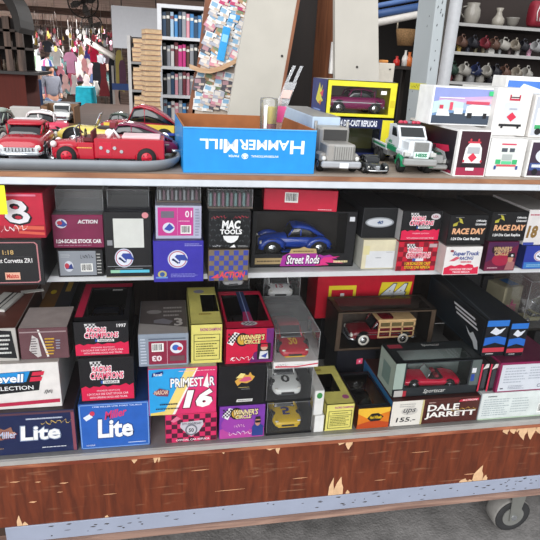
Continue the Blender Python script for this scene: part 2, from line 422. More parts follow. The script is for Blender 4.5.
def car(style, name, label, L, W, H, col, loc, rz=0., roof=None, trim=True, wall=None, hub=None, bumper=True, extra=None, cat='model car', group=None, rough=.2, plate=None, grille='wide'):
    S = STY[style]; m = M(col, rough, 0, .03, 0, .6); mr = M(roof, rough, 0, .03, 0, .6) if roof else m
    root = empty(name, label, cat, loc, rz, group)
    sc = lambda st: [(x*L, hw*W/2, a*H, b*H) for x, hw, a, b in st]
    b = MB(); b.loft(sc(S['body']), m, 22, 3.6 if style != 'coupe' else 2.6)
    r = S['wr']*H
    for wx in S['wx']:
        for s in (-1, 1): b.cyl((wx*L, s*(W*.5-.0035), r*1.2), r*1.14, .0028*s, BLACK, 'y', 20)
    if S.get('fender'):
        for wx in S['wx']:
            for s in (-1, 1):
                pts = []
                for k in range(9):
                    a = PI*k/8; pts.append((wx*L-r*1.5*math.cos(a)-L*.01, s*W*.4, r*.85+r*1.2*math.sin(a)))
                b.tube(pts, W*.105, m, 10)
            b.ball((wx*L, 0, r*1.2), r*1.2, m, 1.2, W*.36/(r*1.2), .8)
        for s in (-1, 1): b.box(-L*.18, L*.2, s*W*.4-W*.08, s*W*.4+W*.08, r*.45, r*.62, m)
    b.build('body', root)
    if S['glass']:
        g = MB(); g.loft(sc(S['glass']), DARKGLASS, 18, 4.5); g.build('windows', root)
        q = MB(); q.loft(sc(S['roof']), mr, 16, 3.4)
        gl = sc(S['glass'])
        for s in (-1, 1):                               # pillars from belt to roof
            rf = sc(S['roof']); z0 = S['body'][3][3]*H*.98
            for xa, xb in ((gl[-1][0]-.02*L, rf[-1][0]), (-.06*L, -.06*L)) + (((gl[0][0]+.03*L, rf[0][0]+.01*L),) if style in ('sedan', 'fifties') else ()):
                q.tube([(xa, s*(gl[-1][1] if xa > 0 else gl[1][1])*1.0, z0), (xb, s*rf[-2][1]*.97, rf[-2][2])], W*.022, mr, 6)
        q.build('roof', root)
    else:
        z = S['body'][3][3]*H
        c = MB(); c.loft([(-L*.2, W*.36, z*.93, z*1.1), (-L*.16, W*.4, z*.8, z*1.06), (.04*L, W*.4, z*.8, z*1.06), (.07*L, W*.34, z*.93, z*1.04)], M('2a1414', .6), 14, 5); c.build('cockpit', root)
        for s in (-1, 1):
            s_ = MB(); s_.box(-L*.13, -L*.06, s*W*.2-W*.13, s*W*.2+W*.13, z*.95, z*1.28, M('7d2430', .5), .002)
            s_.build('seat', root)
        wmb = MB(); wmb.tube([(L*.09, -W*.4, z), (L*.03, -W*.36, H*.98), (L*.03, W*.36, H*.98), (L*.09, W*.4, z)], W*.018, CHROME, 6)
        wmb.add([(L*.09, -W*.4, z), (L*.03, -W*.36, H*.98), (L*.03, W*.36, H*.98), (L*.09, W*.4, z)], [(0, 1, 2, 3)], CLEAR); wmb.build('windscreen', root)
    for wx in S['wx']:
        for s in (-1, 1): wheel_part('wheel', root, wx*L, s*(W*.5-W*.062), r, W*.16, TYRE, hub or CHROME, wall)
    xf = S['body'][-1][0]*L
    if trim:
        if bumper:
            for s in (1, -1):
                t = MB(); xx = s*L*.495
                t.tube([(xx-s*L*.05, -W*.49, H*.27), (xx+s*.004, -W*.36, H*.25), (xx+s*.007, 0, H*.25), (xx+s*.004, W*.36, H*.25), (xx-s*L*.05, W*.49, H*.27)], H*.045, CHROME, 8)
                t.build('bumper', root)
        g = MB()
        if grille == 'wide':
            g.box(xf-.006, xf+.0035, -W*.3, W*.3, H*.31, H*.42, CHROME, .001)
            for k in range(9): g.box(xf+.003, xf+.0042, -W*.28+W*.07*k-.0006, -W*.28+W*.07*k+.0006, H*.32, H*.41, BLACK)
        elif grille == 'slot':
            g.box(xf-.012, xf+.0015, -W*.22, W*.22, H*.14, H*.24, BLACK, .001)
        elif grille == 'tall':
            g.box(xf-.008, xf+.003, -W*.1, W*.1, H*.25, H*.52, CHROME, .002)
        g.build('grille', root)
        for s in (-1, 1):
            hl = MB(); hl.ball((xf-L*.014, s*W*.38, H*.41), H*.085 if style != 'stock' else H*.07, M('e6e4da', .15, .3, 0), .6, 1.3 if style == 'stock' else 1, 1 if style != 'stock' else .6)
            hl.build('headlight', root)
        if S['glass'] and style in ('sedan', 'fifties', 'fastback'):
            for s in (-1, 1):
                st = MB(); st.box(-L*.42, L*.42, s*W*.497-.001, s*W*.497+.001, H*.43, H*.455, CHROME)
                st.build('side_trim', root)
    if extra: extra(root, L, W, H)
    return root
# ------------------------------------------------------------------ display counter
XL, XR, DEP = -.75, 1.75, .56
ctr = empty('display_counter', 'long scuffed wooden display counter on casters with glass front, filled with boxed model cars', 'display counter', (0, 0, 0))
particle = wood('chipboard_edge', '7d5138', 'a87a5a', 'X', 9, .7, None, 3, .2)
topw = wood('worn_board', '8d7f74', 'a99a8c', 'X', 4, .6)
mb = MB(); mb.box(XL, XR, .004, DEP, ZT-.009, ZT, topw); mb.box(XL, XR, -.002, .004, ZT-.0085, ZT, particle); mb.build('top_board', ctr)
mb = MB(); mb.box(XL, XR, -.004, .012, ZT-.021, ZT-.009, M('c4c8ce', .4, .1)); mb.box(XL, XR, .014, .05, ZT-.026, ZT-.009, M('9da2a8', .4, .3)); mb.build('top_track', ctr)
mb = MB(); mb.box(XL, XR, .062, .54, ZM-.009, ZM, M('b9bcbc', .4)); mb.box(XL, XR, .056, .062, ZM-.012, ZM-.0003, M('d4d6d8', .35, .1)); mb.build('middle_shelf', ctr)
mb = MB(); mb.box(XL, XR, .0, .54, ZB-.012, ZB, M('8b8a88', .6)); mb.box(XL, XR, -.006, .0, ZB-.012, ZB-.001, M('b0aca8', .4, .4)); mb.build('bottom_shelf', ctr)
darkw = wood('dark_back', '2a1c16', '3b2a20', 'Z', 5, .6)
mb = MB(); mb.box(XL, XR, DEP-.016, DEP, ZB, ZT-.01, darkw); mb.build('back_panel', ctr)
mb = MB(); mb.box(XL-.02, XL, -.004, DEP, .19, ZT-.01, darkw); mb.build('side_panel', ctr)
mb = MB(); mb.box(XR, XR+.02, -.004, DEP, .19, ZT-.01, darkw); mb.build('side_panel', ctr)
gl = MB(); gl.add([(XL, 0, ZB), (XR, 0, ZB), (XR, 0, ZT-.021), (XL, 0, ZT-.021)], [(0, 1, 2, 3)], clear('front_glass', 'ffffff', 1.3, .02, .0)); gl.build('glass_pane', ctr)
# front board, veneer with grain, scuffs and chipped edges
fw = wood('mahogany_veneer', '50210f', '6a2f17', 'Z', 9, .4, '8f5536', 7, .25)
nt = fw.node_tree; b = nt.nodes['Principled BSDF']
tc = nt.nodes.new('ShaderNodeTexCoord'); mp = nt.nodes.new('ShaderNodeMapping'); mp.inputs['Scale'].default_value = (5, 40, 46)
n2 = nt.nodes.new('ShaderNodeTexNoise'); n2.inputs['Scale'].default_value = 2.2; n2.inputs['Detail'].default_value = 6
r2 = nt.nodes.new('ShaderNodeValToRGB'); r2.color_ramp.elements[0].position = .62; r2.color_ramp.elements[1].position = .74
mx = nt.nodes.new('ShaderNodeMixRGB'); mx.inputs[2].default_value = lin('c19a78') + (1,)
old = b.inputs['Base Color'].links[0].from_socket
nt.links.new(tc.outputs['Object'], mp.inputs[0]); nt.links.new(mp.outputs[0], n2.inputs['Vector']); nt.links.new(n2.outputs['Fac'], r2.inputs['Fac'])
ma = nt.nodes.new('ShaderNodeMath'); ma.operation = 'MULTIPLY'; ma.inputs[1].default_value = .3
nt.links.new(r2.outputs['Color'], ma.inputs[0]); nt.links.new(ma.outputs[0], mx.inputs[0]); nt.links.new(old, mx.inputs[1]); nt.links.new(mx.outputs[0], b.inputs['Base Color'])
PT, PB = ZB-.0125, .238
mb = MB(); mb.box(XL, XR, -.004, .014, PB, PT, fw); mb.box(XL, XR, -.0075, -.004, PT-.008, PT, wood('worn_edge', '6b2c1a', 'a8684a', 'X', 7, .4, 'd1a585', 5))
pale = M('c9a47f', .7, 0, .12, 0, .3, 90); rng = random.Random(3)
def chip(px0, px1, edge, drop, n):
    """shards of torn veneer: jagged pale patch hanging from the top or rising from the bottom edge"""
    x0, x1 = at_y(px0, 450, -.004).x, at_y(px1, 450, -.004).x; s = 1 if edge == 'b' else -1; z = (PB+.001 if edge == 'b' else PT-.008)
    cuts = [0]
    for i in range(n): cuts.append(cuts[-1]+rng.uniform(.5, 1.6))
    cuts = [x0+(x1-x0)*c/cuts[-1] for c in cuts]
    for i in range(n):
        xa, xb = cuts[i], cuts[i+1]; w = xb-xa; d = drop*rng.choice((.35, .6, 1, 1)); t = xa+w*rng.uniform(.15, .85)
        vs = [(xa, z), (xb, z), (xb-w*rng.uniform(.0, .1), z+s*d*rng.uniform(.25, .5)), (xb-w*.15+(t-xb)*.2, z+s*d*.62), (t+w*.07, z+s*d), (t-w*.05, z+s*d*.93), (xa+w*.12+(t-xa)*.2, z+s*d*.66), (xa+w*rng.uniform(0, .08), z+s*d*rng.uniform(.3, .5))]
        mb.add([(x, -.00445, q) for x, q in vs], [tuple(range(8)) if s > 0 else tuple(range(7, -1, -1))], pale)
for a in ((131, 137, 't', .022, 1), (153, 160, 't', .028, 2), (266, 280, 't', .02, 2), (337, 352, 't', .024, 2), (498, 512, 't', .05, 2), (511, 531, 't', .04, 3), (530, 546, 't', .075, 2), (222, 225, 't', .02, 1),
          (6, 18, 'b', .03, 2), (333, 348, 'b', .055, 2), (351, 355, 'b', .012, 1), (466, 480, 'b', .02, 2), (479, 494, 'b', .05, 2), (100, 104, 'b', .02, 1)): chip(*a)
for px, py, w, t in ((15, 482, 10, 1.2), (38, 482, 6, 1.2), (64, 483, 9, 1.4), (110, 494, 14, .8), (33, 502, 8, 2), (230, 490, 34, .7), (300, 478, 18, .8), (380, 480, 14, .7), (470, 474, 16, 1), (60, 492, 6, .8), (420, 452, 24, .6), (200, 470, 20, .8)):
    a = at_y(px, py, -.004); ww = w*.0021; tt = t*.0021
    mb.prism([(a.x-ww/2, a.z), (a.x-ww*.2, a.z+tt*.5), (a.x+ww/2, a.z+tt*.3), (a.x+ww*.1, a.z-tt*.5)], -.0045, -.004, M('c89a74', .6))
mb.build('front_panel', ctr)
rail = M('8d93a4', .5, 0, .06, 0, .4, 12); dk = M('3a342f', .8)
mb = MB(); mb.box(at_y(5, 530, -.006).x, XR, -.006, .02, .192, .2375, rail, .001)
for i in range(70):
    x = rng.uniform(-.33, 1.1) if i > 24 else rng.choice((rng.uniform(-.15, .06), rng.uniform(.4, .55), rng.uniform(.8, .95))); z = rng.uniform(.196, .234); w = rng.uniform(.0015, .007); h = rng.uniform(.0006, .002)
    mb.prism([(x-w, z), (x-w*.3, z+h), (x+w, z+h*.6), (x+w*.3, z-h)], -.0065, -.006, dk)
mb.build('base_rail', ctr)
mb = MB(); mb.box(XL, XR, -.012, .03, .176, .191, wood('bare_rail', '6b5148', '9a7b6c', 'X', 6, .7)); mb.box(XL, XR, .02, DEP, .176, .24, darkw); mb.build('bottom_rail', ctr)
# casters
def caster(x, y):
    r = .056
    c = MB(); c.lathe([(r*.5, -.024), (r*.94, -.024), (r, -.018), (r, .018), (r*.94, .024), (r*.5, .024)], (0, 0, 0), M('7d7a76', .8, 0, .15), 28, 'y')
    c.lathe([(r*.955, -.0242), (r*.9, -.026), (r*.62, -.027), (r*.56, -.0245)], (0, 0, 0), M('2a2a2b', .8, 0, .15), 28, 'y')
    w = c.build('caster_wheel', ctr, (x, y, r))
    h = MB(); h.cyl((0, -.0275, 0), r*.58, .055, M('7c7c78', .5, .3), 'y', 24); h.cyl((0, -.034, 0), r*.16, .068, CHROME, 'y', 12); h.build('hub', w)
    f = MB()
    for s in (-1, 1): f.prism([(-.012, r-.012), (.012, r-.012), (.024, .155), (-.024, .155)], s*.0305-.0015, s*.0305+.0015, M('84847f', .45, .5))
    f.box(-.034, .034, -.034, .034, .153, .160, M('84847f', .45, .5)); f.cyl((0, 0, .16), .016, .016, M('84847f', .45, .5)); f.build('caster_fork', ctr, (x, y, 0))
cw = at_z(510, 533, 0)
caster(cw.x, .062); caster(-.5, .062); caster(-.5, .46); caster(cw.x, .46)

# ------------------------------------------------------------------ lower compartment, left to right
RED, NAVY, PINK = 'c8102e', '16224f', 'd42a66'
def racing(fl):                                        # checker flag + outlined two-line mark
    return fl
RC_BLACK = [('p', [(.02, .03), (.02, .33), (.1, .37), (.17, .32), (.24, .36), (.35, .34), (.42, .38), (.5, .33), (.6, .37), (.72, .35), (.84, .4), (.9, .35), (.98, .4), (.98, .03)], 'd81e4c'),
            ('p', [(.2, .93), (.4, .93), (.44, .76), (.24, .70)], 'd8d8d8'), ('c', .22, .74, .42, .92, 6, 4, '1a1a1e'),
            ('o', 'RACING', .24, .68, .58, .82, 'e03a68', 'f2f2f2', .03, .05, .1), ('o', 'CHAMPIONS', .2, .53, .8, .68, 'e03a68', 'f2f2f2', .03, .05, .1),
            ('r', .38, .42, .42, .49, '2c56a8'), ('r', .42, .42, .72, .49, 'e8e8e4'), ('t', 'NASCAR', .45, .43, .7, .48, '5a5a66', .03),
            ('t', 'PREMIER EDITION', .3, .24, .72, .28, 'f0b6c4', .02), ('t', '1:24 SCALE DIE CAST STOCK CAR', .12, .16, .88, .21, 'f3c9d2', .02), ('t', 'WITH OPENING HOOD AND TRUNK', .16, .08, .86, .13, 'f3c9d2', .02)]
carton('L1', 'navy carton with big white lettering and gold script, standing on the bottom shelf', (-14, 77, 412, 459), ZB, .2, '18244e', {
    'front': [('r', .0, .94, .99, .985, '5d3b46'), ('r', .955, .02, .992, .94, '8a4a58'), ('r', .45, .82, .85, .85, 'aab0c4'), ('t', '1998 MILLER LITE FORD TAURUS', .46, .82, .86, .855, 'd7dae6'),
              ('p', [(.0, .38), (.16, .38), (.3, .5), (.28, .68), (.2, .62), (.1, .72), (.0, .66)], '9a6a58'), ('p', [(.1, .44), (.3, .5), (.32, .56), (.12, .52)], 'd8a58e'),
              ('o', 'Miller', .12, .42, .33, .58, 'c7d0e6', '7a1f2c', .02, .02, .15), ('o', 'Lite', .37, .34, .82, .68, 'f4f3f0', '8a99b8', .03, .02, .08),
              ('s', .62, .68, .95, .80, 'e0bf62'), ('l', .6, .13, .93, .17, 1, 'e4e6ee'), ('l', .0, .17, .22, .2, 1, 'd0a464')]}, top='2b1a22', side='2a2038')
carton('L1b', 'white carton with a blue, red and black lettering block, on top of the navy carton', (-26, 61, 364, 409), 'L1', .2, 'e6e2de', {
    'front': [('p', [(.0, .32), (.74, .40), (.8, .84), (.0, .80)], '101216'), ('p', [(.0, .56), (.6, .60), (.66, .83), (.0, .79)], '1f8fd6'), ('p', [(.64, .6), (.78, .61), (.8, .7), (.66, .70)], 'd42a48'), ('p', [(.67, .73), (.81, .73), (.83, .82), (.69, .81)], 'd42a48'),
              ('o', 'Revell', .14, .6, .58, .78, 'fbfbfb', '0e5c98', .03, .01, .12), ('t', 'COLLECTION', .1, .43, .68, .52, 'f4f4f4', .01), ('s', .8, .3, .9, .42, '20242c'), ('p', [(.0, .06), (.98, .11), (.98, .19), (.0, .14)], 'b92348')]}, top='b7b0aa')
carton('L1c', 'grey-ended carton with a reddish brown top, on the white lettered carton', (-30, 18, 329, 362), 'L1b', .24, 'b9b5b0', {
    'front': [('p', [(.55, .12), (.96, .08), (.9, .92), (.5, .96)], '17181c'), ('l', .6, .2, .86, .85, 5, 'd8d8d4')]}, top='6a3a30', side='5a3129')
carton('L1d', 'shrink-wrapped maroon-grey carton with slanting white and yellow print, beside the grey-ended carton', (19, 69, 328, 359), 'L1b', .1, '69484d', {
    'front': [('p', [(.18, .3), (.27, .78), (.38, .66), (.42, .1), (.34, .06)], 'c9c4c2'), ('l', .22, .15, .36, .7, 7, '4b3a40'), ('p', [(.38, .95), (.42, .95), (.58, .08), (.54, .06)], 'e6e2de'),
              ('l', .52, .12, .72, .7, 6, 'd9ac2c'), ('l', .74, .3, .84, .64, 4, '9aa0b4'), ('r', .02, .86, .97, .9, 'a08a8c')]}, top='b8aaa6', side='57393d', rough=.15)
carton('G1', 'long gold-fronted carton with a yellow dot, lying behind the shrink-wrapped carton', (36, 53, 313, 322), None, .26, 'd29a3c', {'top': [('e', .5, .45, .2, .05, 'f0d020')], 'front': [('r', .1, .2, .9, .4, 'e8be6a')]}, top='7a5428', side='8a5a30', y0=.155)
carton('G2', 'narrow carton with blue-grey end and gold print on its black top', (54, 70, 308, 325), None, .26, '8d9bab', {'front': [('l', .08, .1, .9, .9, 6, '5f6d80'), ('k', .02, .05, .98, .95, .05, 'b9c4d0')],
    'top': [('l', .3, .2, .7, .75, 1, 'c9a040')]}, top='2a2a30', side='3a4048', y0=.155)
for k, z in (('G1', 0), ('G2', 0)): pass
carton('L2', 'bright blue carton with large white lettering and a tilted can, on the bottom shelf', (79, 150, 403, 449), ZB, .2, '2a62b8', {
    'front': [('k', .01, .02, .99, .985, .012, '86aee0'), ('t', '1998 MILLER LITE FORD TAURUS', .2, .92, .9, .95, 'd5e2f6', .02), ('t', 'Miller', .36, .68, .68, .86, 'd83a72', .03, .2, False, .2),
              ('o', 'Lite', .25, .24, .76, .66, 'f4f3f1', '16407e', .035, .02, .06), ('p', [(.06, .72), (.16, .80), (.2, .72), (.1, .64)], 'e8eef4'), ('e', .19, .8, .035, .05, 'd03b55'), ('t', '1:24 SCALE', .08, .08, .2, .11, 'e8eef6', .02), ('r', .68, .1, .94, .115, 'c6d6ee')]}, top='1e3f78', side='b9d0ea')
carton('L2b', 'black carton with a ragged red band, standing on the bright blue carton', (79, 135, 358, 401), 'L2', .2, '17171b', {'front': RC_BLACK}, top='202024')
window_box('L2c', 'black window-topped box with ragged red band, standing on the all-black carton with the same mark', (73, 130, 321, 356), 'L2b', .2, '18181c', None, {
    'front': RC_BLACK + [('t', '1997', .78, .82, .95, .92, 'e8e8e8', .02)], 'top': [('r', .02, .1, .16, .98, 'c02348'), ('r', .02, .88, .98, .985, 'c02348'), ('l', .6, .76, .82, .82, 1, 'f0f0f0')]}, topwin=(.18, .12, .9, .84))
car('stock', 'model_car', 'dark stock car model inside the window-topped black and red box', .17, .075, .055, '2c3a55', (REG['L2c'][0], REG['L2c'][1]+.1, REG['L2c'][3]+.004), -PI/2)
# checker and number boxes
carton('L5', 'pink and maroon checkered carton with a round silver badge, on the bottom shelf', (165, 217, 414, 444), ZB, .2, 'd32c62', {
    'front': [('c', .01, .02, .99, .98, 9, 6, '4d1830'), ('p', [(.3, .72), (.72, .76), (.74, .6), (.64, .35), (.5, .2), (.4, .34), (.28, .56)], 'c3c3cb'), ('t', '50TH ANNIVERSARY', .32, .62, .7, .7, '34343e', .02), ('e', .5, .44, .12, .2, '70757f'), ('e', .5, .44, .09, .15, 'c9c9cf'), ('t', '50', .45, .36, .55, .5, '3a3a44', .03),
              ('t', 'OFFICIAL CAR REPLICA', .2, .06, .86, .13, 'f6e6ea', .02), ('p', [(.1, .8), (.22, .96), (.3, .86), (.16, .74)], 'e07a98')]}, top='6a1f38', side='b82455')
PRIM = carton('L4', 'half sky blue, half magenta carton with a large white 16', (148, 217, 368, 416), 'L5', .2, 'd4316a', {
    'front': [('p', [(.008, .01), (.3, .01), (.6, .99), (.008, .99)], '2a9fdc'), ('p', [(.02, .01), (.3, .01), (.3, .1), (.02, .06)], 'e8d069'), ('p', [(.2, .01), (.38, .01), (.7, .99), (.55, .99)], 'ead27a'), ('p', [(.34, .01), (.42, .01), (.74, .99), (.7, .99)], 'f0ece6'), ('p', [(.38, .01), (.42, .01), (.74, .99), (.72, .99)], 'd4316a'),
              ('o', 'PRIMESTAR', .32, .6, .97, .79, 'f5f3f0', '3a4a80', .02, .01, .0), ('p', [(.8, .6), (.86, .88), (.88, .56)], 'f5f3f0'), ('o', '16', .5, .14, .94, .54, 'f7f5f2', '3a1020', .05, .03, .18),
              ('p', [(.05, .84), (.22, .9), (.21, .96), (.06, .92)], '12347a'), ('t', 'Revell', .08, .86, .2, .92, 'f2f2f2', .02), ('p', [(.06, .5), (.16, .6), (.3, .54), (.28, .42), (.12, .44)], '7a3f58'), ('t', 'NASCAR', .08, .47, .28, .56, 'f0c8a8', .02, .3),
              ('l', .16, .22, .42, .28, 1, '2a2a3c'), ('l', .1, .13, .46, .18, 1, '2a2a3c'), ('l', .44, .93, .98, .96, 1, 'f4c7d6')]}, top='a8a49c', side='2a86bc')
carton('L3', 'upside-down grey carton with a maroon panel numbered 03 and dark printed top', (138, 189, 334, 366), 'L4', .17, '8d98a6', {
    'front': [('r', .2, .06, .96, .78, '8c2340'), ('r', .565, .06, .575, .78, 'c9a0ac'), ('b', .26, .46, .5, .72), ('t', '03', .26, .16, .46, .34, 'e8d8dc', .04, 0, True), ('e', .76, .56, .13, .17, 'dfe2ea'), ('e', .74, .57, .07, .09, '3a62b8'), ('e', .82, .54, .05, .06, 'c9324a'), ('r', .62, .16, .92, .32, '6a4a50'),
              ('l', .04, .08, .16, .9, 9, 'c9d2de'), ('r', .2, .84, .94, .87, '5a6474')],
    'top': [('p', [(.0, .0), (.99, .0), (.99, .16), (.0, .3)], 'a59f9c'), ('p', [(.3, .3), (.62, .25), (.7, .34), (.5, .42), (.3, .38)], '7f7c82'), ('t', '3', .72, .2, .9, .42, 'bdb7b4', .03), ('l', .5, .45, .92, .8, 3, '9c9694'), ('e', .3, .62, .16, .06, '8a8584')]}, top='5a5352', side='454a55')
def yellow_front(): return [('t', 'RACING CHAMPIONS', .3, .82, .95, .9, 'a63a86', .03), ('k', .1, .08, .92, .74, .02, '4c4a26'), ('l', .22, .62, .8, .68, 1, '4c4a26'), ('r', .12, .56, .9, .575, '4c4a26'), ('l', .17, .16, .86, .53, 6, '6b6834')]
window_box('L3b', 'pale yellow carton with bordered notice and cut-out top, beside the upside-down grey carton', (190, 223, 324, 363), 'L4', .2, 'dcd374', None, {'front': yellow_front(), 'top': [('l', .3, .2, .7, .28, 1, 'a8903a'), ('e', .4, .86, .18, .05, '9a9ab0')]}, topwin=(.42, .3, .96, .78), inner='4a4a3a')
car('stock', 'model_car', 'dark stock car model inside the upper pale yellow carton', .15, .05, .045, '30343a', (REG['L3b'][0], REG['L3b'][1]+.1, REG['L3b'][3]+.004), -PI/2)
carton('L8', 'small purple and pink carton with checkered flag and a portrait in sunglasses', (219, 265, 406, 440), ZB, .2, '7c3aa6', {
    'front': [('p', [(.01, .01), (.99, .01), (.99, .3), (.6, .25), (.3, .4), (.01, .3)], 'b8489c'), ('e', .4, .45, .36, .3, '9a3fa4'), ('p', [(.05, .7), (.2, .96), (.3, .92), (.18, .6)], 'e8e8ea'), ('c', .07, .68, .26, .92, 5, 5, '17171c'),
              ('e', .36, .78, .13, .18, '17171c'), ('e', .36, .78, .1, .13, 'caa03a'), ('o', "WINNER'S", .3, .72, .84, .9, 'e8d7a0', '1c1420', .03, .02, .15), ('o', 'CIRCLE', .34, .62, .7, .74, 'e8d7a0', '1c1420', .03, .02, .15), ('s', .32, .34, .56, .46, 'f4c4dc'),
              ('s', .2, .1, .7, .24, 'f4e2f2'), ('p', [(.72, .06), (.97, .06), (.97, .36), (.9, .42), (.88, .6), (.78, .6), (.77, .42), (.72, .36)], '2b3f86'), ('e', .84, .5, .06, .13, 'c08a72'), ('p', [(.78, .54), (.91, .54), (.9, .47), (.79, .47)], '121218'), ('p', [(.78, .58), (.9, .58), (.89, .66), (.79, .66)], '2a2026')]}, top='3b2160', side='4a2878')
carton('L7', 'black carton with a small yellow and pink emblem, standing on the small purple carton', (218, 266, 366, 405), 'L8', .2, '121216', {
    'front': [('p', [(.34, .62), (.44, .72), (.54, .78), (.62, .76), (.66, .84), (.7, .76), (.76, .72), (.7, .62), (.6, .56), (.48, .58), (.4, .5)], 'd8a548'), ('p', [(.42, .62), (.54, .72), (.66, .72), (.7, .64), (.56, .6)], 'd0577e'), ('p', [(.36, .7), (.46, .82), (.56, .8), (.5, .7)], 'ecdc8a'), ('l', .42, .44, .7, .48, 1, 'b0a060'), ('l', .48, .4, .66, .43, 1, '8a8a8a'), ('p', [(.38, .09), (.72, .09), (.74, .16), (.4, .16)], 'd6d6d2'), ('l', .42, .105, .7, .145, 1, '22222a')]}, top='24242a')
window_box('L6', 'red and blue checkered-flag box with window top and driver photo', (225, 274, 328, 363), 'L7', .2, 'c8173f', None, {
    'front': [('p', [(.5, .01), (.99, .01), (.99, .6), (.8, .4), (.6, .3)], '6a1c62'), ('p', [(.84, .6), (.99, .45), (.99, .97), (.84, .97)], '6a2470'), ('p', [(.03, .6), (.18, .9), (.28, .86), (.14, .52)], 'eceaea'), ('c', .05, .6, .24, .86, 5, 5, '17171c'),
              ('e', .34, .68, .13, .19, '17171c'), ('e', .34, .68, .1, .14, 'd0a53e'), ('o', "WINNER'S", .3, .66, .8, .82, 'ecd690', '2c101a', .03, .02, .15), ('o', 'CIRCLE', .38, .56, .72, .68, 'ecd690', '2c101a', .03, .02, .15),
              ('r', .66, .1, .94, .56, '16181e'), ('e', .8, .44, .07, .08, 'caa08a'), ('p', [(.72, .46), (.88, .46), (.86, .54), (.74, .54)], 'c02438'), ('p', [(.7, .12), (.9, .12), (.88, .34), (.72, .34)], 'd8dade'), ('p', [(.74, .2), (.84, .14), (.88, .3)], '3a4a9a'), ('p', [(.1, .1), (.2, .2), (.14, .2)], 'f6e8ec'), ('s', .1, .08, .6, .22, 'f6e8ec')],
    'top': [('r', .42, .02, .6, .98, '22305c'), ('p', [(.36, .02), (.62, .02), (.58, .4), (.44, .4)], 'a22a5a'), ('r', .5, .1, .52, .98, '8aa0c8'), ('e', .5, .1, .17, .05, 'c9c9cc'), ('c', .38, .07, .62, .13, 6, 3, '2a2a30')]}, topwin=(.06, .16, .94, .9), inner='3a3a3c')
car('stock', 'model_car', 'silver stock car model inside the window-topped red and blue box', .16, .06, .05, '70747c', (REG['L6'][0], REG['L6'][1]+.1, REG['L6'][3]+.004), -PI/2)
# ------------------------------------------------------------------ lower compartment, right half
def inside(key, frac=.5): r = REG[key]; return (r[0], r[1]+r[5]*frac, r[3]+.0035)
STRIPE = {'front': [('r', .01, .06, .99, .95, 'e4e2e0'), ('p', [(.04, .2), (.5, .1), (.99, .5), (.99, .7), (.5, .3), (.04, .45)], 'c9304a'), ('s', .06, .3, .3, .8, '3a3a46'), ('s', .46, .42, .66, .66, '5a5a66')]}
acrylic('L11', 'clear case with a yellow racing car inside, on the bottom shelf beside the purple carton', (266, 313, 403, 436), ZB, .19, '101114', .006)
acrylic('L10', 'clear case with a white racing car inside, stacked on the yellow racing car case', (266, 313, 369, 402), 'L11', .19, '101114', .006)
acrylic('L9', 'clear case with white striped plinth holding a crimson racing car', (274, 320, 333, 368), 'L10', .2, 'dcdad8', .016, None, STRIPE, .03, 0., .22)  # stronger white haze in the top imitates the milky reflection on it
def numbers(txt, col):
    def fn(root, L, W, H):
        for s in (-1, 1):
            mb = MB(); f = Face(mb, lambda u, v, o: ((u-.5)*L*.3*s, s*(W*.5+.0012), H*.18+v*H*.34) if s < 0 else ((.5-u)*L*.3, W*.5+.0012, H*.18+v*H*.34), L*.3, H*.34)
            f.text(txt, .2, .0, .8, 1, M(col, .4), .03); mb.build('door_number', root)
        mb = MB(); f = Face(mb, lambda u, v, o: (L*.2+v*L*.18, (u-.5)*W*.6, H*.555-v*H*.07+o), W*.6, L*.18); f.text(txt, .25, .05, .75, .95, M(col, .4), .03); mb.build('hood_number', root)
        mb = MB(); mb.box(-L*.49, -L*.455, -W*.42, W*.42, H*.66, H*.69, M('202024', .4)); mb.box(-L*.48, -L*.46, -W*.4, -W*.38, H*.55, H*.66, BLACK); mb.box(-L*.48, -L*.46, W*.38, W*.4, H*.55, H*.66, BLACK); mb.build('spoiler', root)
    return fn
def racer(key, label, col, num, ncol, f=.4, roof=None, frac=.42, L=.165):
    r = REG[key]; b = {'L9': .016}.get(key, .006)
    W = min(.07, r[2]-.016)
    def extra(root, L, W, H):
        numbers(num, ncol)(root, L, W, H)
        mb = MB(); mb.box(L*.485, L*.505, -W*.34, W*.34, H*.075, H*.14, M('e0b820' if key in ('L9', 'L11') else '3a3c40', .3), .001); mb.build('front_air_dam', root)
    return car('stock', 'model_car', label, L, W, .05, col, (r[0], r[1]+.012+L/2, r[3]+b+.001), -PI/2, roof=roof, bumper=False, grille='slot', extra=extra)
racer('L11', 'yellow racing car model in the lowest clear case', 'd9b41e', '5', '2a2a7a')
racer('L10', 'white racing car model in the clear case above the yellow one', 'd8dad8', '0', '1a1a1e')
racer('L9', 'crimson racing car model with yellow air dam in the striped-plinth case', 'b3122c', '20', 'd9b020')
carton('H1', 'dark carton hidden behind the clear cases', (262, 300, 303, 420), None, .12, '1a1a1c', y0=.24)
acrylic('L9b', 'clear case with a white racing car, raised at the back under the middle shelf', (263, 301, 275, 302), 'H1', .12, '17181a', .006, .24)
racer('L9b', 'white racing car model with red windscreen band, raised at the back', 'dadada', '12', 'a02040', L=.1)
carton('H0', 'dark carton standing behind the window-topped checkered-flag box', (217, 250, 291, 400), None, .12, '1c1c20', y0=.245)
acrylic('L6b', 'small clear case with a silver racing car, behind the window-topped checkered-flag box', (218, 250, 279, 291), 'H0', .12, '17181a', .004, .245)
car('stock', 'model_car', 'silver racing car model in the small clear case', .1, .055, .03, 'c9c9cc', (REG['L6b'][0], REG['L6b'][1]+.065, REG['L6b'][3]+.006), -PI/2, bumper=False, grille='slot')
carton('L12', 'slim white carton on the bottom shelf between clear case and yellow carton', (314, 324, 416, 434), ZB, .18, 'e2e2e0', top='cfcfcc')
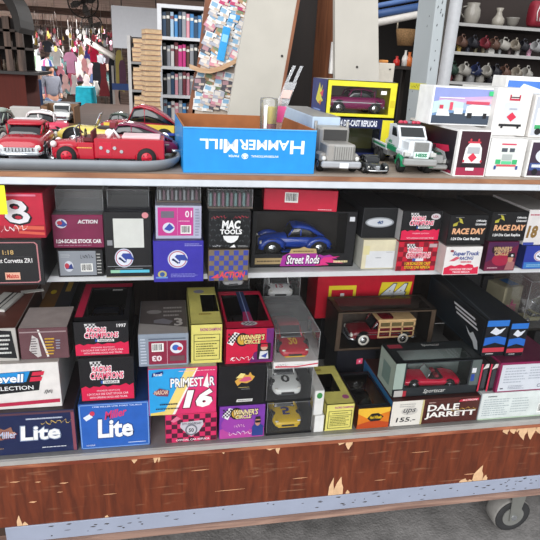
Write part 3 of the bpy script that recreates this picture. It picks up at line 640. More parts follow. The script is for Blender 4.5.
carton('L12b', 'slim white carton with a green smudge, lying on its slim twin', (314, 324, 391, 415), 'L12', .18, 'dededc', {'front': [('e', .5, .8, .3, .12, '3c8a4a')]}, top='d8d8d4')
window_box('L13', 'pale yellow carton with bordered notice and an oval cut-out top, on the bottom shelf', (325, 354, 404, 430), ZB, .17, 'dcd374', None, {'front': yellow_front(), 'top': [('e', .78, .16, .12, .05, 'b05a8a'), ('l', .1, .84, .4, .92, 1, 'a8903a')]}, topwin=(.12, .3, .72, .78), inner='3a3828')
car('stock', 'model_car', 'black racing car model inside the lower pale yellow carton', .12, .05, .034, '1b1c20', (REG['L13'][0], REG['L13'][1]+.09, REG['L13'][3]+.004), -PI/2)
window_box('L14', 'flame-orange carton with dark window top, on the bottom shelf', (357, 390, 408, 428), ZB, .16, 'd9791e', None, {
    'front': [('p', [(.01, .75), (.3, .5), (.99, .8), (.99, .99), (.01, .99)], 'e8b83a'), ('p', [(.01, .01), (.99, .01), (.99, .25), (.5, .4), (.01, .2)], 'b8481c'), ('p', [(.3, .5), (.42, .72), (.62, .74), (.8, .56), (.7, .36), (.42, .34)], '16181c'), ('t', 'Hot Wheels', .38, .46, .74, .62, 'e8c020', .03, .1)],
    'top': [('k', .02, .02, .98, .98, .012, '4a2a2e')]}, topwin=(.06, .1, .94, .92), top='1c2026', inner='16181c', side='5a2c18')
car('stock', 'model_car', 'black racing car model inside the flame-orange carton', .12, .055, .03, '1d2126', (REG['L14'][0], REG['L14'][1]+.085, REG['L14'][3]+.004), -PI/2)
carton('L15', 'dark navy carton with a small pink tag, standing behind the flame-orange carton', (334, 376, 350, 408), None, .1, '15161e', {'front': [('p', [(.48, .72), (.62, .74), (.62, .58), (.48, .56)], 'd8486a'), ('r', .53, .62, .57, .68, 'f0c0cc'), ('e', .55, .3, .1, .1, '2a2c38')]}, y0=.21)
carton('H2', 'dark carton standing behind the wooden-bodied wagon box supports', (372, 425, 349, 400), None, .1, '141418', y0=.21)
# wagon in a wide window box
zw = max(REG['L15'][4], REG['H2'][4])
window_box('L16', 'wide dark window box with a wood-sided wagon, raised behind the convertible box', (336, 434, 311, 347), zw, .1, '2b2622', (.05, .06, .95, .95), {}, topwin=(.05, .1, .95, .92), inner='3a302a', frame='4a3c30', y0=.205)
r = REG['L16']
def woody(root, L, W, H):
    wd = M('d8b684', .4, 0, .1)
    for s in (-1, 1):
        y = s*(W*.5)
        mb = MB(); A = lambda x0, x1, z0, z1: mb.box(x0*L, x1*L, min(y, y+s*.0014), max(y, y+s*.0014), z0*H, z1*H, wd)
        A(-.46, .1, .52, .56); A(-.46, .1, .3, .35); A(-.46, .1, .68, .72)
        for x in (-.46, -.28, -.1, .08): A(x, x+.022, .3, .72)
        mb.build('wood_framing', root)
    mb = MB()
    mb.box(-L*.47, L*.1, -W*.46, W*.46, H*.55, H*.92, M('6b1f28', .3), .002); mb.box(-L*.48, L*.11, -W*.48, W*.48, H*.9, H*.97, wd, .002)
    mb.build('wagon_top', root)
    for s in (-1, 1):
        y = s*W*.46
        for x0, x1 in ((-.44, -.285), (-.255, -.105), (-.075, .06)):
            mb = MB(); mb.box(x0*L, x1*L, min(y, y+s*.001), max(y, y+s*.001), H*.72, H*.87, M('6b6040', .2)); mb.build('side_window', root)
        mb = MB()
        for a in ((-.47, .1, .69, .72), (-.47, .1, .87, .905)): mb.box(a[0]*L, a[1]*L, min(y, y+s*.0018), max(y, y+s*.0018), a[2]*H, a[3]*H, wd)
        for x in (-.47, -.28, -.1, .07): mb.box(x*L, (x+.025)*L, min(y, y+s*.0018), max(y, y+s*.0018), H*.69, H*.9, wd)
        mb.build('window_framing', root)
STY['wagon'] = dict(STY['coupe'], glass=None, roof=None, body=[(-.48, .84, .2, .6), (-.46, .94, .18, .62), (-.2, .96, .16, .62), (.08, .94, .16, .64), (.14, .7, .16, .66), (.3, .5, .18, .64), (.45, .4, .2, .6), (.48, .3, .24, .54)], wx=(.33, -.32), wr=.24)
car('sedan', 'model_wagon', 'maroon wagon model with wooden side panels, in the wide dark window box', .185, .07, .078, '6a1420', (r[0]+.004, r[1]+.05, r[3]+.004), PI, roof='6a1420', wall=M('e0dcd2', .5), extra=woody, bumper=True, cat='model car')
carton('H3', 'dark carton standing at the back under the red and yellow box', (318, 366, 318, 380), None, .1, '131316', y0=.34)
carton('L23', 'wide red carton with yellow panel and large silver 44, under the middle shelf', (316, 412, 276, 318), 'H3', .1, 'c0142c', {
    'front': [('r', .12, .3, .4, .78, 'e8d030'), ('r', .15, .3, .37, .68, 'c0142c'), ('r', .24, .44, .28, .6, 'eceae8'), ('r', .18, .42, .35, .5, 'eceae8'), ('p', [(.62, .3), (.66, .84), (.98, .84), (.95, .3)], 'e8d030'), ('o', '44', .66, .36, .93, .8, 'd6dade', '22222a', .05, .03, .3)]}, top='8a1020', y0=.34)
# convertible window box
carton('L18', 'brown carton with two lines of white letters and a white handwritten label', (391, 478, 399, 427), ZB, .2, '4e231e', {
    'front': [('r', .0, .01, .335, .99, 'dedad2'), ('r', .335, .01, .355, .99, 'c8bc84'), ('s', .12, .46, .26, .66, '3a3a40'), ('e', .2, .58, .09, .16, 'c6c2bc'), ('t', 'ups', .13, .46, .27, .68, '30323a', .01, .3), ('t', '155.-', .06, .16, .28, .34, '1c1c24', .02, .1), ('l', .08, .74, .28, .9, 2, 'a8a6a4'),
              ('o', 'DALE', .4, .52, .76, .78, 'efebe6', '2a1210', .03, .0, .0), ('o', 'JARRETT', .38, .2, .96, .48, 'efebe6', '2a1210', .035, .0, .0), ('s', .66, .46, .96, .6, 'd9b24a'), ('l', .4, .84, .48, .9, 1, 'd8b8b0'), ('p', [(.74, .84), (.97, .86), (.97, .95), (.76, .93)], 'c9304a'), ('t', 'ACTION', .78, .86, .95, .93, 'f0e0e0', .02)]}, top='3a1a18', side='2a6a9a')
window_box('L17', 'grey-green window box with a red convertible inside, standing on the brown carton', (394, 479, 361, 395), 'L18', .092, '3c4644', (.13, .26, .87, .95), {
    'front': [('r', .0, .24, .11, .97, '9dada4'), ('r', .89, .24, .999, .97, '5a6462'), ('t', 'Sportscar', .36, .05, .62, .2, 'dadad6', .0, .25), ('r', .1, .02, .16, .18, 'a82a38'), ('r', .02, .02, .12, .2, 'b8b4b0'), ('r', .9, .6, .95, .74, 'dedee2'), ('r', .9, .36, .94, .56, '2a4aa0')],
    'top': [('t', 'Sportscar', .44, .74, .66, .9, 'd0d0cc', .0, .25), ('r', .04, .72, .2, .92, 'a03444')],
    'left': [('r', .0, .03, 1, .97, 'aebdb2'), ('r', .25, .2, .75, .72, '7d948e')]}, topwin=(.1, .1, .9, .62), inner='7b8784', frame='23282c', side='31373c', top='23282a')
r = REG['L17']
car('open', 'model_convertible', 'red convertible model with silver wheels, in the grey-green window box', .15, .06, .046, 'c01238', (r[0], r[1]+.044, r[3]+.006), PI*.98, hub=CHROME)
# long dark boxes with blue ends
carton('L21', 'white carton with faint grey print and barcode, on the bottom shelf beside the brown carton', (480, 552, 392, 419), ZB, .16, 'd6dcda', {'front': [('l', .04, .12, .4, .8, 8, 'a9b2b6'), ('l', .42, .2, .7, .8, 6, 'b2babc'), ('b', .8, .14, .96, .5), ('l', .08, .84, .2, .92, 1, '4a5458'), ('r', .0, .0, 1, .04, 'b9d0b4')]}, top='b7bcbc')
for i, (a, b, lab) in enumerate(((479, 487, 'slim black and red carton standing on the white carton, next to the convertible box'), (488, 496, 'slim black and red carton standing on the white carton, next to the magenta-edged carton'))):
    carton('L21%d' % i, lab, (a, b, 364, 391), 'L21', .11, '1a1a1d', {'front': [('r', .0, .0, .22, .99, 'c9304a'), ('r', .4, .12, .9, .78, '3b3d42'), ('p', [(.22, .8), (.6, .99), (.99, .99), (.99, .86)], 'd8d4d0')]}, top='2a2022')
carton('L20', 'magenta-edged white carton with faint grey print, lying on the white carton', (498, 556, 362, 391), 'L21', .14, '8a1a4e', {'front': [('r', .035, .05, .999, .93, 'cfd3da'), ('l', .1, .3, .5, .85, 6, 'a7adb8'), ('l', .52, .4, .9, .85, 5, 'a9afba'), ('t', 'CE', .7, .12, .8, .24, '7a8090', .02), ('r', .07, .12, .12, .16, '4a4a58'), ('l', .2, .1, .5, .24, 3, '9aa0ac')]}, top='5a1636')
HW = [('r', .02, .82, .98, .98, '2a72c8'), ('p', [(.02, .82), (.98, .82), (.98, .6), (.6, .52), (.02, .58)], '16181e'), ('p', [(.2, .66), (.4, .8), (.6, .72), (.86, .78), (.7, .64), (.5, .58), (.36, .62)], 'd8dce4'), ('p', [(.02, .24), (.98, .24), (.98, .5), (.6, .56), (.02, .52)], '2566c0'), ('p', [(.02, .3), (.5, .38), (.98, .3), (.98, .24), (.02, .24)], '101217'), ('r', .02, .12, .98, .24, 'c03a48'), ('l', .18, .05, .6, .1, 1, 'd8d8d8')]
HWS = [('r', .0, .0, 1, 1, '101a22'), ('p', [(.55, .55), (.9, .55), (.89, .6), (.54, .6)], 'd6dade'), ('p', [(.52, .65), (.87, .65), (.86, .7), (.51, .7)], 'd6dade'), ('p', [(.49, .75), (.84, .75), (.83, .8), (.48, .8)], 'd6dade'), ('p', [(.72, .45), (.78, .3), (.86, .2), (.9, .06), (.95, .1), (.92, .3), (.84, .44), (.8, .34)], 'ccd2d6'), ('k', .02, .04, .98, .96, .006, '2c3a44')]
zz = REG['L20'][4]
carton('L19', 'long black carton with blue striped end, white flame mark and lines on its side', (484, 507, 320, 356), zz, .3, '14181e', {'front': HW, 'left': HWS, 'top': [('p', [(.1, .02), (.16, .02), (.5, .98), (.44, .98)], '4a525a')]}, top='22262b')
carton('L19b', 'long black carton with blue striped end, lying against its flame-marked twin', (508, 526, 323, 356), zz, .3, '14181e', {'front': HW}, top='26292c')
# clutter further back on the right
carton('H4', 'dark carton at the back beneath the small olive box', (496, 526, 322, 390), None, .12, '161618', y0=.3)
carton('L22', 'olive grey carton tilted towards the glass, with pink lettering and a blue top patch', (500, 522, 287, 321), 'H4', .07, '8f8972', {'front': [('t', 'ELITE', .2, .3, .8, .5, 'c04a7a', .03, -.1), ('p', [(.4, .5), (.55, .66), (.6, .5)], 'b03a70')], 'top': [('r', .45, .15, .9, .85, '2f6fb4')]}, y0=.3, yaw=12)
for i, (a, b, t, lab) in enumerate(((460, 478, 273, 'black carton with a white scribble, behind the long black boxes'), (479, 490, 276, 'plain black carton between the scribbled black carton and the olive one'))):
    carton('H5%d' % i, lab, (a, b, t, 322), None, .08, '17171a', {'front': [('k', .06, .1, .94, .94, .02, '3c3c40')] + ([('s', .3, .62, .6, .8, 'd0d0d0')] if i == 0 else [])}, y0=.36)
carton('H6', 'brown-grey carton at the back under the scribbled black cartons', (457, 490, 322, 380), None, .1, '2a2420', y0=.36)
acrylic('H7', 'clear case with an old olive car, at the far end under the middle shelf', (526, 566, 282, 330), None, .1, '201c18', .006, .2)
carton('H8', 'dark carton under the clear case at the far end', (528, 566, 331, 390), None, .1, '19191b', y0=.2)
car('fastback', 'model_car', 'olive car model in the clear case at the far end', .07, .04, .03, '6a6648', (REG['H7'][0], REG['H7'][1]+.05, REG['H7'][3]+.008), PI)
# ------------------------------------------------------------------ middle shelf, left to right
SWIRL = lambda cu, cv, r, a: [('e', cu, cv, r, r*a, 'c8cede'), ('e', cu, cv, r*.88, r*.88*a, 'b8324a'), ('e', cu, cv, r*.8, r*.8*a, 'dfe3ec'), ('p', [(cu-r*.6, cv-r*.1*a), (cu-.1*r, cv+r*.5*a), (cu+r*.7, cv+r*.5*a), (cu+r*1.1, cv-r*.2*a), (cu+r*.3, cv-r*.1*a), (cu+r*.2, cv-r*.5*a)], '33489c'),
   ('p', [(cu-r*.5, cv+r*.2*a), (cu+r*.1, cv-r*.35*a), (cu+r*.2, cv-r*.25*a), (cu-r*.35, cv+r*.32*a)], 'dfe3ec'), ('p', [(cu-r*.6, cv), (cu, cv-r*.5*a), (cu+r*.1, cv-r*.42*a), (cu-r*.5, cv+r*.1*a)], '20262e')]
carton('U1', 'black carton with a thin pink border and small orange name plate', (-26, 44, 240, 287), ZM, .18, '1d1d20', {
    'front': [('p', [(.0, .05), (.9, .05), (.94, .1), (.94, .9), (.9, .95), (.0, .95), (.0, .93), (.885, .93), (.92, .89), (.92, .11), (.885, .07), (.0, .07)], 'c08084'), ('t', '1:18', .42, .68, .58, .78, 'c9a86a', .02), ('t', 'Chevrolet Corvette ZR1', .1, .5, .84, .6, 'eceaea', .02), ('r', .3, .63, .84, .635, '5a5a60'), ('r', .42, .13, .64, .29, 'e8b49c'), ('t', 'Maisto', .44, .16, .62, .26, 'c8342c', .03)]}, top='3a3a3c')
carton('U2', 'red carton with a big white number 8 and white script, on the pink-bordered black carton', (-26, 45, 193, 238), 'U1', .15, 'c2193a', {
    'front': [('p', [(.0, .0), (.99, .0), (.99, .3), (.5, .25), (.0, .35)], 'a8122c'), ('p', [(.6, .1), (.98, .06), (.98, .12), (.6, .16)], 'd85a48'), ('p', [(.55, .2), (.98, .18), (.98, .26), (.55, .28)], 'd8604a'), ('t', '8', .40, .28, .82, .86, '14141a', .05, -.12), ('t', '8', .41, .32, .79, .86, 'e8e8ec', .012, -.12), ('s', .36, .12, .74, .3, 'f2e6e8'), ('r', .1, .93, .9, .97, 'e0809a')]}, top='a01a30')
carton('U3', 'dark carton with a grey silver label and barcode, under the maroon carton', (57, 104, 250, 277), ZM, .14, '1c1c1f', {
    'front': [('r', .04, .06, .84, .96, '8d929a'), ('e', .24, .4, .1, .2, 'c9ccd6'), ('p', [(.16, .3), (.3, .5), (.34, .3)], '2c3a7a'), ('e', .2, .42, .05, .1, 'b83a4a'), ('b', .5, .2, .76, .5), ('s', .5, .66, .78, .84, '3a3c44'), ('l', .08, .72, .3, .88, 3, 'b0b4ba'), ('l', .86, .1, .96, .9, 7, 'b9b9b6')]})
carton('U3b', 'maroon carton with white lettering and a round emblem, on the silver-labelled carton', (52, 104, 215, 248), 'U3', .13, '7c1f48', {
    'front': [('e', .18, .74, .11, .14, 'd0d4e0'), ('p', [(.1, .68), (.2, .86), (.3, .7), (.22, .64)], '3a4a9a'), ('e', .15, .76, .05, .06, 'c03a4a'), ('o', 'ACTION', .5, .74, .9, .86, 'eee6ea', '4a1028', .03, .01, .15), ('t', '1:24-SCALE STOCK CAR', .06, .15, .95, .27, 'f2ecee', .035), ('l', .08, .07, .9, .1, 1, 'c9a0b4')]}, top='6f6f70')
carton('U4', 'black carton with a large blank white paper sticker and round emblem, on the middle shelf', (104, 152, 212, 277), ZM, .18, '17171a', {
    'front': [('r', .2, .46, .84, .9, 'd6d8d2'), ('e', .88, .95, .07, .045, 'd88a90')] + SWIRL(.4, .3, .2, .74) + [('r', .04, .17, .99, .175, 'b9bcc4'), ('r', .1, .07, .94, .115, '5cc0d8'), ('r', .1, .07, .3, .115, '9ad0b0'), ('r', .2, .13, .8, .14, '8a8c92'), ('r', .06, .5, .17, .58, '8a8c90'), ('r', .0, .0, .99, .012, 'b0a890')]}, top='33343a')
carton('U5', 'violet-blue carton with a round swirl emblem, standing on the middle shelf edge', (153, 204, 241, 287), ZM, .16, '3a32a4', {
    'front': SWIRL(.48, .56, .2, 1.1) + [('e', .17, .2, .09, .09, 'b8b06a'), ('e', .17, .2, .05, .055, '3a5a9a'), ('r', .04, .1, .28, .14, '6a90d0'), ('l', .34, .12, .9, .22, 3, '8f90d8'), ('l', .62, .87, .98, .95, 2, '9c9cdc')]}, top='4a4a6a', side='2c2680')
carton('U5b', 'silver-edged carton with a pink panel and barcode, on the violet-blue carton', (155, 202, 206, 239), 'U5', .14, 'b3b5cc', {
    'front': [('r', .05, .1, .82, .95, 'c63a8c'), ('r', .12, .64, .4, .84, '6f6878'), ('r', .47, .12, .475, .94, 'e0a8cc'), ('e', .28, .34, .13, .16, 'd3d6e6'), ('p', [(.18, .3), (.3, .48), (.4, .34), (.3, .24)], '3a4ea8'), ('b', .54, .16, .77, .42), ('t', '01', .64, .66, .79, .86, 'f0e4ec', .02), ('l', .5, .52, .78, .58, 1, 'e8b8d4'), ('l', .86, .08, .96, .94, 10, '8d90a8')]}, top='8a8a98')
carton('U6', 'blue and tan checkered carton with red lettering, standing on the middle shelf', (208, 249, 250, 281), ZM, .15, '7b6b56', {
    'front': [('c', .02, .02, .98, .98, 8, 6, '3a45a0'), ('t', 'ACTION', .26, .1, .92, .3, 'e04a58', .04, .2), ('p', [(.06, .1), (.24, .24), (.26, .1)], 'e04a58')]}, top='4a4038')
carton('U6b', 'black tread-plate patterned carton with white and red lettering, on the checkered tan carton', (208, 251, 212, 248), 'U6', .15, '141619', {
    'front': [('p', [(u, v), (u+.035*s, v+.05), (u+.045*s, v+.04), (u+.01*s, v-.01)], '565b60') for u, v, s in [((i+.5)/9, (j+.4)/7, 1 if (i+j) % 2 else -1) for i in range(9) for j in range(6)]] +
             [('s', .06, .84, .42, .93, 'd8485a'), ('s', .58, .84, .94, .93, 'd8485a'), ('o', 'MAC', .3, .56, .74, .8, 'f2f2f2', '0a0a0c', .05, .04, .1), ('o', 'TOOLS', .26, .42, .78, .56, 'f2f2f2', '0a0a0c', .04, .03, .0), ('p', [(.33, .38), (.36, .28), (.44, .2), (.52, .18), (.6, .2), (.68, .28), (.71, .38)], 'eeeeee'), ('s', .08, .06, .3, .13, 'e8e8e8'), ('p', [(.5, .06), (.6, .14), (.64, .06)], 'eeeeee'), ('l', .7, .06, .94, .12, 2, '9a9a9a')]}, top='4a4d4e', side='26282c')
# clear cases of packed small items above
def rows_case(key, label, px, rest, depth, c1, c2, n):
    root = acrylic(key, label, px, rest, depth, '6a6058', .003, None, None, .06)
    r = REG[key]; w = r[2]
    for i in range(n):
        mb = MB(); a = -w/2+.004+(w-.008)*i/n; b = a+(w-.008)/n*.62
        mb.box(a, b, .006, depth-.01, .0035, r[6]*.8, M(c1 if i % 2 else c2, .4), .001); o = mb.build('packed_card', root)
rows_case('U5c', 'clear tray of small packed cards, on the pink-panelled carton', (156, 202, 188, 203), 'U5b', .1, '6a4a58', '8d9498', 10)
rows_case('U6c', 'clear tray of small packed cards, on the tread-plate carton', (207, 254, 190, 209), 'U6b', .1, '7a4a60', '6a8a8a', 10)
acrylic('U3c', 'empty clear case lying on the maroon carton', (54, 104, 190, 212), 'U3b', .1, '54565a', .004, None, None, .12)
acrylic('U4c', 'empty clear case lying on the carton with the white sticker', (106, 150, 190, 209), 'U4', .1, '2a2b2e', .004, None, None, .06)
# street rod window box
window_box('U7', 'black window box with purple flame banner, on the middle shelf', (251, 356, 211, 267), ZM, .13, '17171a', (.04, .24, .9, .96), {
    'front': [('p', [(.04, .06), (.3, .06), (.32, .17), (.04, .17)], 'a08a62'), ('l', .06, .09, .28, .14, 1, '3a3024'), ('p', [(.28, .02), (.68, .02), (.72, .1), (.78, .08), (.74, .16), (.84, .14), (.76, .22), (.7, .2), (.6, .26), (.36, .26), (.3, .2)], 'a02a92'), ('p', [(.62, .02), (.76, .03), (.72, .08), (.9, .06), (.78, .14), (.86, .19), (.7, .17)], 'd2327c'),
              ('p', [(.36, .25), (.38, .33), (.46, .34), (.5, .37), (.54, .34), (.62, .33), (.63, .25)], 'b49c6a'), ('l', .4, .27, .6, .31, 1, '4a3a24'), ('o', 'Street Rods', .34, .06, .66, .22, 'f4eef2', '2a1030', .02, .02, .2), ('l', .8, .05, .97, .14, 1, 'd8c89a'), ('r', .92, .82, .97, .9, 'd8dade')]}, inner='34302e', topwin=None)
r = REG['U7']
car('coupe', 'model_hot_rod', 'blue hot rod coupe model with chrome wheels, in the purple-bannered window box', .17, .075, .068, '1c3f9c', (r[0]-.008, r[1]+.068, r[3]+.016), PI, grille='tall', bumper=False)
mb = MB(); mb.box(-.09, .09, -.045, .045, 0, .0135, M('3c3a3a', .5), .001); tag(mb.build('display_plinth', None, (r[0]-.008, r[1]+.065, r[3]+.0022)), 'dark plinth under the blue hot rod coupe', 'plinth')
carton('U7b', 'bright red carton with a white barcode, lying askew on the hot rod box', (264, 337, 190, 211), 'U7', .09, 'c41c3a', {'front': [('b', .28, .38, .46, .86), ('l', .74, .06, .97, .13, 1, 'f0c8d0')]}, top='a81830', yaw=-7)
# right part of the shelf
carton('U8b', 'plain cream carton with a handwritten label, on the middle shelf', (362, 396, 240, 269), ZM, .17, 'd6ceb0', {'front': [('r', .12, .04, .98, .62, 'd4d6d8'), ('l', .4, .36, .6, .42, 1, '8a8c94'), ('l', .7, .56, .95, .6, 1, '9a9aa0'), ('r', .02, .5, .2, .8, 'd8cf9c')]}, top='b9b29a', side='cfcfc4')
carton('U8', 'glossy black carton with a silver oval badge, on the cream carton', (362, 397, 208, 238), 'U8b', .17, '131417', {'front': [('e', .5, .52, .42, .17, '8c9096'), ('e', .5, .52, .37, .13, 'c4c8ce'), ('t', '40', .42, .46, .6, .58, '2c4a7a', .04, .2), ('k', .0, .0, .995, .995, .012, '3a3b3f')]}, top='2e2e31', side='25262a')
RC_RED = [('c', .01, .01, .99, .99, 8, 6, '7a1024'), ('p', [(.2, .93), (.4, .93), (.44, .72), (.24, .66)], 'd8d8d8'), ('c', .22, .7, .42, .92, 6, 4, '1a1a1e'), ('o', 'RACING', .26, .64, .6, .8, 'd8345c', 'f2f2f2', .03, .06, .1), ('o', 'CHAMPIONS', .22, .46, .82, .64, 'd8345c', 'f2f2f2', .03, .06, .1), ('r', .38, .35, .66, .44, 'dcdce4'), ('r', .38, .35, .46, .44, '3a5aa8'), ('t', '1:24 SCALE DIE CAST', .2, .22, .86, .32, 'e8c02c', .03), ('t', 'STOCK CAR REPLICA', .2, .09, .86, .19, 'e8c02c', .03), ('r', .76, .82, .96, .94, 'b9a0a4')]
carton('U9b', 'red checkered carton with yellow lettering, on the middle shelf beside the cream carton', (397, 437, 242, 271), ZM, .17, 'c21a34', {'front': RC_RED}, top='7a1424', side='b8b0ae')
carton('U9', 'black carton with ragged red band, standing on the red checkered carton', (401, 441, 211, 241), 'U9b', .17, '151518', {'front': RC_BLACK[:9] + [('e', .83, .82, .12, .1, 'c9c4c8'), ('t', 'USA', .76, .78, .9, .86, 'a03048', .03)] + RC_BLACK[10:]}, top='2c2a2c', side='c4c4c4')
carton('U10b', 'white carton with blue truck lettering and a ragged red band, on the middle shelf', (444, 481, 247, 275), ZM, .16, 'e2e0de', {'front': [('p', [(.02, .03), (.02, .26), (.2, .36), (.3, .32), (.44, .38), (.56, .34), (.66, .4), (.8, .36), (.84, .26), (.96, .3), (.98, .03)], 'd42448'), ('o', 'SuperTruck', .2, .66, .92, .84, '2a3c84', 'b8c0d0', .03, .02, .15), ('t', 'RACING', .4, .54, .78, .66, '4a5a96', .03, .15), ('p', [(.12, .5), (.3, .66), (.42, .62), (.26, .5)], 'c85a6a'), ('t', 'SERIES', .44, .44, .74, .5, 'c8506a', .03), ('e', .16, .86, .05, .04, '8a3a44'), ('t', '1:24 SCALE DIE CAST', .18, .18, .8, .25, 'f6dce2', .03), ('t', 'TRUCK REPLICA', .26, .08, .74, .15, 'f6dce2', .03)]}, top='8a8886', side='e8e6e4')
RD = [('p', [(.1, .62), (.2, .64), (.22, .78), (.36, .7), (.3, .86), (.22, .9), (.26, .78), (.1, .7)], 'b9b040'), ('t', 'RACE DAY', .1, .36, .96, .56, 'd8946a', .05, .1), ('t', 'RACE DAY', .1, .36, .96, .56, 'e8b48a', .02, .1), ('t', 'Officially', .68, .76, .95, .84, 'e8e8e8', .03), ('t', 'Licensed', .68, .66, .95, .74, 'e8e8e8', .03), ('t', '1:24 Die Cast Replica', .1, .14, .86, .26, 'ececec', .03), ('l', .14, .9, .4, .93, 1, 'a8a8a8')]
carton('U10', 'black carton with orange slanted lettering, standing on the white truck carton', (448, 487, 215, 245), 'U10b', .16, '141416', {'front': RD}, top='2e2c2c', side='3a3a3c')
carton('U11b', 'maroon carton with gold lettering and a capped portrait, on the middle shelf', (486, 517, 242, 271), ZM, .16, '6a1a3c', {'front': [('p', [(.0, .3), (.99, .9), (.99, .99), (.0, .99)], '4a1c48'), ('e', .5, .4, .3, .22, 'a02040'), ('e', .26, .74, .13, .14, '2a1020'), ('t', "WINNER'S", .2, .68, .78, .84, 'c9a678', .03, .1), ('t', 'CIRCLE', .24, .54, .7, .68, 'c9a678', .03, .1), ('p', [(.66, .04), (.96, .04), (.96, .3), (.88, .34), (.72, .34)], 'a06a6a'), ('e', .8, .42, .09, .12, 'b8836a'), ('p', [(.68, .48), (.95, .46), (.9, .62), (.72, .62)], '1a161c'), ('e', .83, .54, .04, .04, 'd8d8d8'), ('l', .08, .08, .45, .16, 1, 'd8b0b8')]}, top='3a1426', side='3a1426')
carton('U11', 'black carton with orange slanted lettering, standing on the maroon portrait carton', (490, 527, 212, 241), 'U11b', .16, '141416', {'front': RD}, top='302d2d', side='3a3a3c')
carton('U12b', 'blue carton with a round white emblem, at the far end of the middle shelf', (524, 560, 246, 269), ZM, .15, '2a3a9a', {'front': [('r', .02, .03, .98, .3, '3a78c0'), ('l', .1, .1, .6, .22, 2, 'a0d0d8')] + SWIRL(.45, .58, .2, 1.2)}, top='24306a', side='24306a')
carton('U12', 'white carton with gold 18 and maroon edge, on the blue emblem carton', (526, 562, 210, 245), 'U12b', .15, 'dedad8', {'front': [('t', '18', .04, .2, .34, .56, '8a6a34', .05, .1), ('l', .04, .82, .5, .9, 1, 'b83a5a'), ('p', [(.5, .02), (.99, .02), (.99, .98), (.7, .98)], '7a1a3a'), ('r', .0, .0, .3, .08, '3a4aa0')]}, top='9a9694', side='dcd8d6')
mb = MB(); a = at_y(3, 200, -.002); mb.box(-.008, .006, -.0008, 0, -.026, .026, M('d8e021', .5)); tag(mb.build('price_sticker', None, (a.x-.001, -.001, a.z)), 'fluorescent yellow sticker on the glass by the big number 8', 'sticker')

r = REG['L1c']; zz = r[4]+.0004
a, b = at_z(21, 294, zz), at_z(44, 291, zz)
mb = MB(); mb.prism([(0, 0), (b.x-a.x, b.y-a.y), (b.x-a.x-.004, b.y-a.y+.012), (-.004, .016)], 0, .0012, M('dedcd6', .5), 'z'); tag(mb.build('paper_card', None, (a.x, a.y, zz)), 'loose white card lying on the reddish brown carton top', 'card')
a = at_z(-2, 312, zz)
mb = MB(); mb.box(-.03, .014, 0, .09, 0, .006, M('d4d2cc', .5), .0006); f = Face(mb, lambda u, v, o: (-.03+.044*u, .09*v, .006+o), .044, .09); f.rect(.45, .0, .55, 1, M('1c1c20', .4)); f.rect(.7, .0, .75, 1, M('1c1c20', .4)); tag(mb.build('striped_booklet', None, (a.x, a.y, zz), -.2), 'white booklet with black stripes lying on the reddish brown carton top', 'booklet')
# ------------------------------------------------------------------ on top of the counter
def on_top(px, py): return at_z(px, py, ZT)
# grey tray: rounded rectangle with a raised lip
a = on_top(177, 168); TX0, TX1, TY0, TY1 = -.62, a.x+.006, .001, .40
def rrect(x0, x1, y0, y1, r, n=8):
    P = []
    for cx, cy, a0 in ((x1-r, y0+r, -PI/2), (x1-r, y1-r, 0), (x0+r, y1-r, PI/2), (x0+r, y0+r, PI)):
        for k in range(n+1): a = a0+PI/2*k/n; P.append((cx+r*math.cos(a), cy+r*math.sin(a)))
    return P
mb = MB(); gt = M('878c92', .45); R = []
for ins, z in ((.012, 0), (.0, .012), (-.002, .020), (.003, .0215), (.008, .014), (.018, .004)):
    R.append([(x, y, ZT+.0005+z) for x, y in rrect(TX0+ins, TX1-ins, TY0+ins, TY1-ins, .085-ins*.8)])
mb.rings(R, gt); tag(mb.build('serving_tray'), 'grey oval-cornered plastic tray holding model cars on the counter top', 'tray')
TZ = ZT+.0052
# cars in the tray
def tray(px, py): return at_z(px, py, TZ)
p = tray(27, 160); 
def bel(root, L, W, H):
    mb = MB(); mb.box(L*.505, L*.512, -W*.4, W*.4, H*.28, H*.42, M('d6d8da', .25, .6), .001)
    for k in range(13): mb.box(L*.5125, L*.514, -W*.38+W*.063*k, -W*.38+W*.063*k+.0008, H*.31, H*.39, M('6a6c70', .4))
    mb.build('grille_bars', root)
    mb = MB(); f = Face(mb, lambda u, v, o: (L*.3+v*L*.08, (u-.5)*W*.16, H*.665+.0008+o), W*.16, L*.08); f.poly([(.0, .9), (.3, .5), (.4, .1), (.6, .1), (.7, .5), (1, .9), (.6, .7), (.5, 1), (.4, .7)], CHROME); mb.build('hood_emblem', root)
    mb = MB(); mb.box(-L*.2, -L*.02, -W*.3, W*.3, H*.995, H*1.004, M('eceaea', .3), .001); mb.build('roof_panel', root)
STY['fifties'] = dict(body=[(-.5, .72, .3, .56), (-.47, .92, .2, .64), (-.3, 1, .16, .68), (0, 1, .14, .67), (.2, 1, .15, .66), (.42, .97, .17, .64), (.48, .92, .2, .6), (.5, .8, .26, .54)],
    glass=[(-.32, .62, .5, .66), (-.24, .78, .5, .86), (-.1, .78, .5, .95), (.06, .76, .5, .92), (.17, .72, .5, .66)], roof=[(-.3, .6, .8, .84), (-.22, .82, .86, .95), (-.1, .84, .9, 1.), (.03, .82, .89, .985), (.1, .74, .87, .92)], wx=(.31, -.3), wr=.23)
car('fifties', 'model_car', 'red fifties sedan model with wide chrome grille, facing out of the tray', .165, .08, .07, 'a80f26', (p.x-.004, .13, TZ), -PI/2+.03, extra=bel, hub=CHROME)
